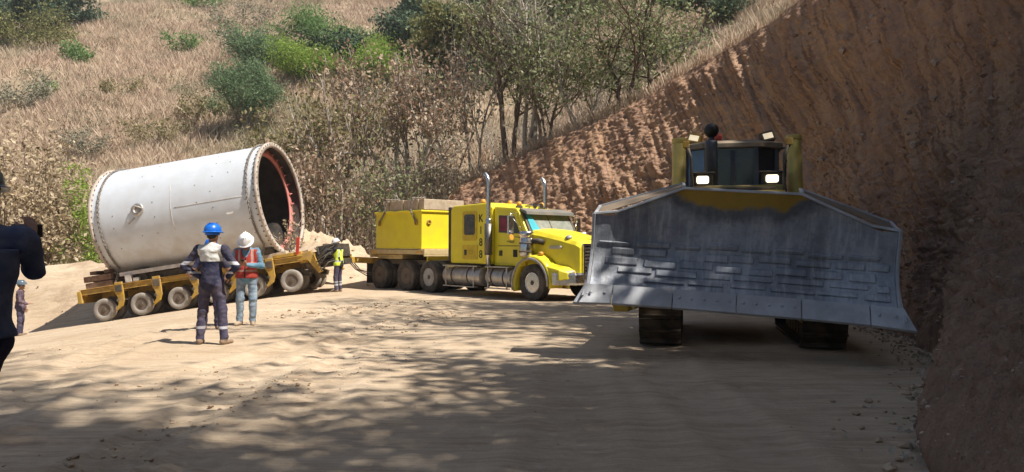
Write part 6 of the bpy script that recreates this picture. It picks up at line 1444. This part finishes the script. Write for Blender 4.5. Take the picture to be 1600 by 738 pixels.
def fv3(C):
    x, y, z = C.T; I = np.zeros(len(C), int); I[(z > 1.02) & (z < 1.075)] = 1; I[(z > 1.13) & (np.abs(np.abs(x) - 0.11) < 0.025)] = 1; return I
vest(p3, b3, 0.90, 1.45, [CL['hiviz'], CL['reflect']], fix=fv3)
# 4: man at the left edge in dark clothes and hard hat taking a picture with a raised phone
J4 = base_pose(elR=(0.255, 0.16, 1.30), wrR=(0.235, 0.37, 1.44), hdR=((0.0, 0.4, 0.9), (-0.5, 0.6, -0.1), 0.8, -1), elL=(-0.30, 0.15, 1.15), wrL=(-0.02, 0.36, 1.26), hdL=((0.7, 0.4, 0.5), (0.3, 0.5, -0.1), 0.7, 1), shL=(-0.21, -0.01, 1.45), shR=(0.21, 0.0, 1.45), head=(0, 0.03, 1.665), hem=4, hipL=(-0.115, 0, 0.93), hipR=(0.07, 0, 0.93), knL=(-0.26, 0.02, 0.5), knR=(-0.07, 0.02, 0.5), anL=(-0.40, 0, 0.09), anR=(-0.20, 0, 0.09))
MATS4 = [CL['skin'], cloth('blue_work_shirt', (0.07, 0.09, 0.16), (0.10, 0.12, 0.19)), CL['navy'], CL['boot'], CL['dark'], CL['reflect'], CL['skin'], CL['skin'], CL['skin'], CL['eye']]
x, y = at(-40, 4.05)
p4, b4 = person('man in dark clothes and dark hard hat at the left picture edge raising a phone', x, y, yaw_face(-0.6, 1.0), J4, MATS4, 4, hat=CL['grey'], h=0.010, scale=1.04)
q = MB(); 
def fv4(C): return np.zeros(len(C), int)
vest(p4, b4, 0.95, 1.40, [cloth('blue_work_jacket', (0.07, 0.085, 0.14), (0.10, 0.115, 0.17))], halfw=0.195, off=0.022, fix=fv4, name='jacket', neck=False)
q.box((0, 0, 0), (0.155, 0.012, 0.078)); ph = q.build('phone', M['black'], None, 0.006)
ph.location = Matrix.LocRotScale(p4.location, p4.rotation_euler, None) @ Vector((0.225, 0.46, 1.565)); ph.rotation_euler = (R(6), 0, p4.rotation_euler.z); tag(ph, 'dark phone held up by the man at the left picture edge', 'phone')
# 5: man hidden behind the coverall man, 6: person far off at the left
J5 = base_pose(elL=(-0.37, -0.02, 1.16), elR=(0.40, 0.03, 1.13), wrL=(-0.24, 0.12, 1.02), wrR=(0.28, 0.2, 1.16), hdR=((0.1, 0.9, 0.3), (-1, 0, 0), 0.4, -1))
MATS5 = [CL['skin'], CL['skin'], CL['navytrouser'], CL['boot'], CL['navy'], CL['reflect'], CL['skin'], CL['skin'], CL['skin'], CL['eye']]
def fix5(C, I):
    I = I.copy(); x, y, z = C.T; I[(I == 1) & ((np.abs(x) < 0.27) | (z > 1.25))] = 4; return I
x, y = at(330, 14.0); person('man in dark trousers and short sleeves mostly hidden behind the coverall man', x, y, yaw_face(0.3, -1.0), J5, MATS5, 5, fix=fix5, hat=CL['blue'], scale=0.90, h=0.013)
MATS6 = [CL['skin'], CL['plaid'], CL['navytrouser'], CL['boot'], CL['plaid'], CL['reflect'], CL['skin'], CL['skin'], CL['skin'], CL['eye']]
J6 = base_pose(elR=(0.30, 0.06, 1.14), wrR=(0.26, 0.24, 1.06), hdR=((-0.3, 0.9, 0.1), (-0.5, 0, -1), 0.5, -1))
x, y = at(33, 25.5); person('distant person in dark plaid shirt half hidden behind the man at left edge', x, y, yaw_face(0.9, 0.3), J6, MATS6, 6, hat=CL['grey'], h=0.014)
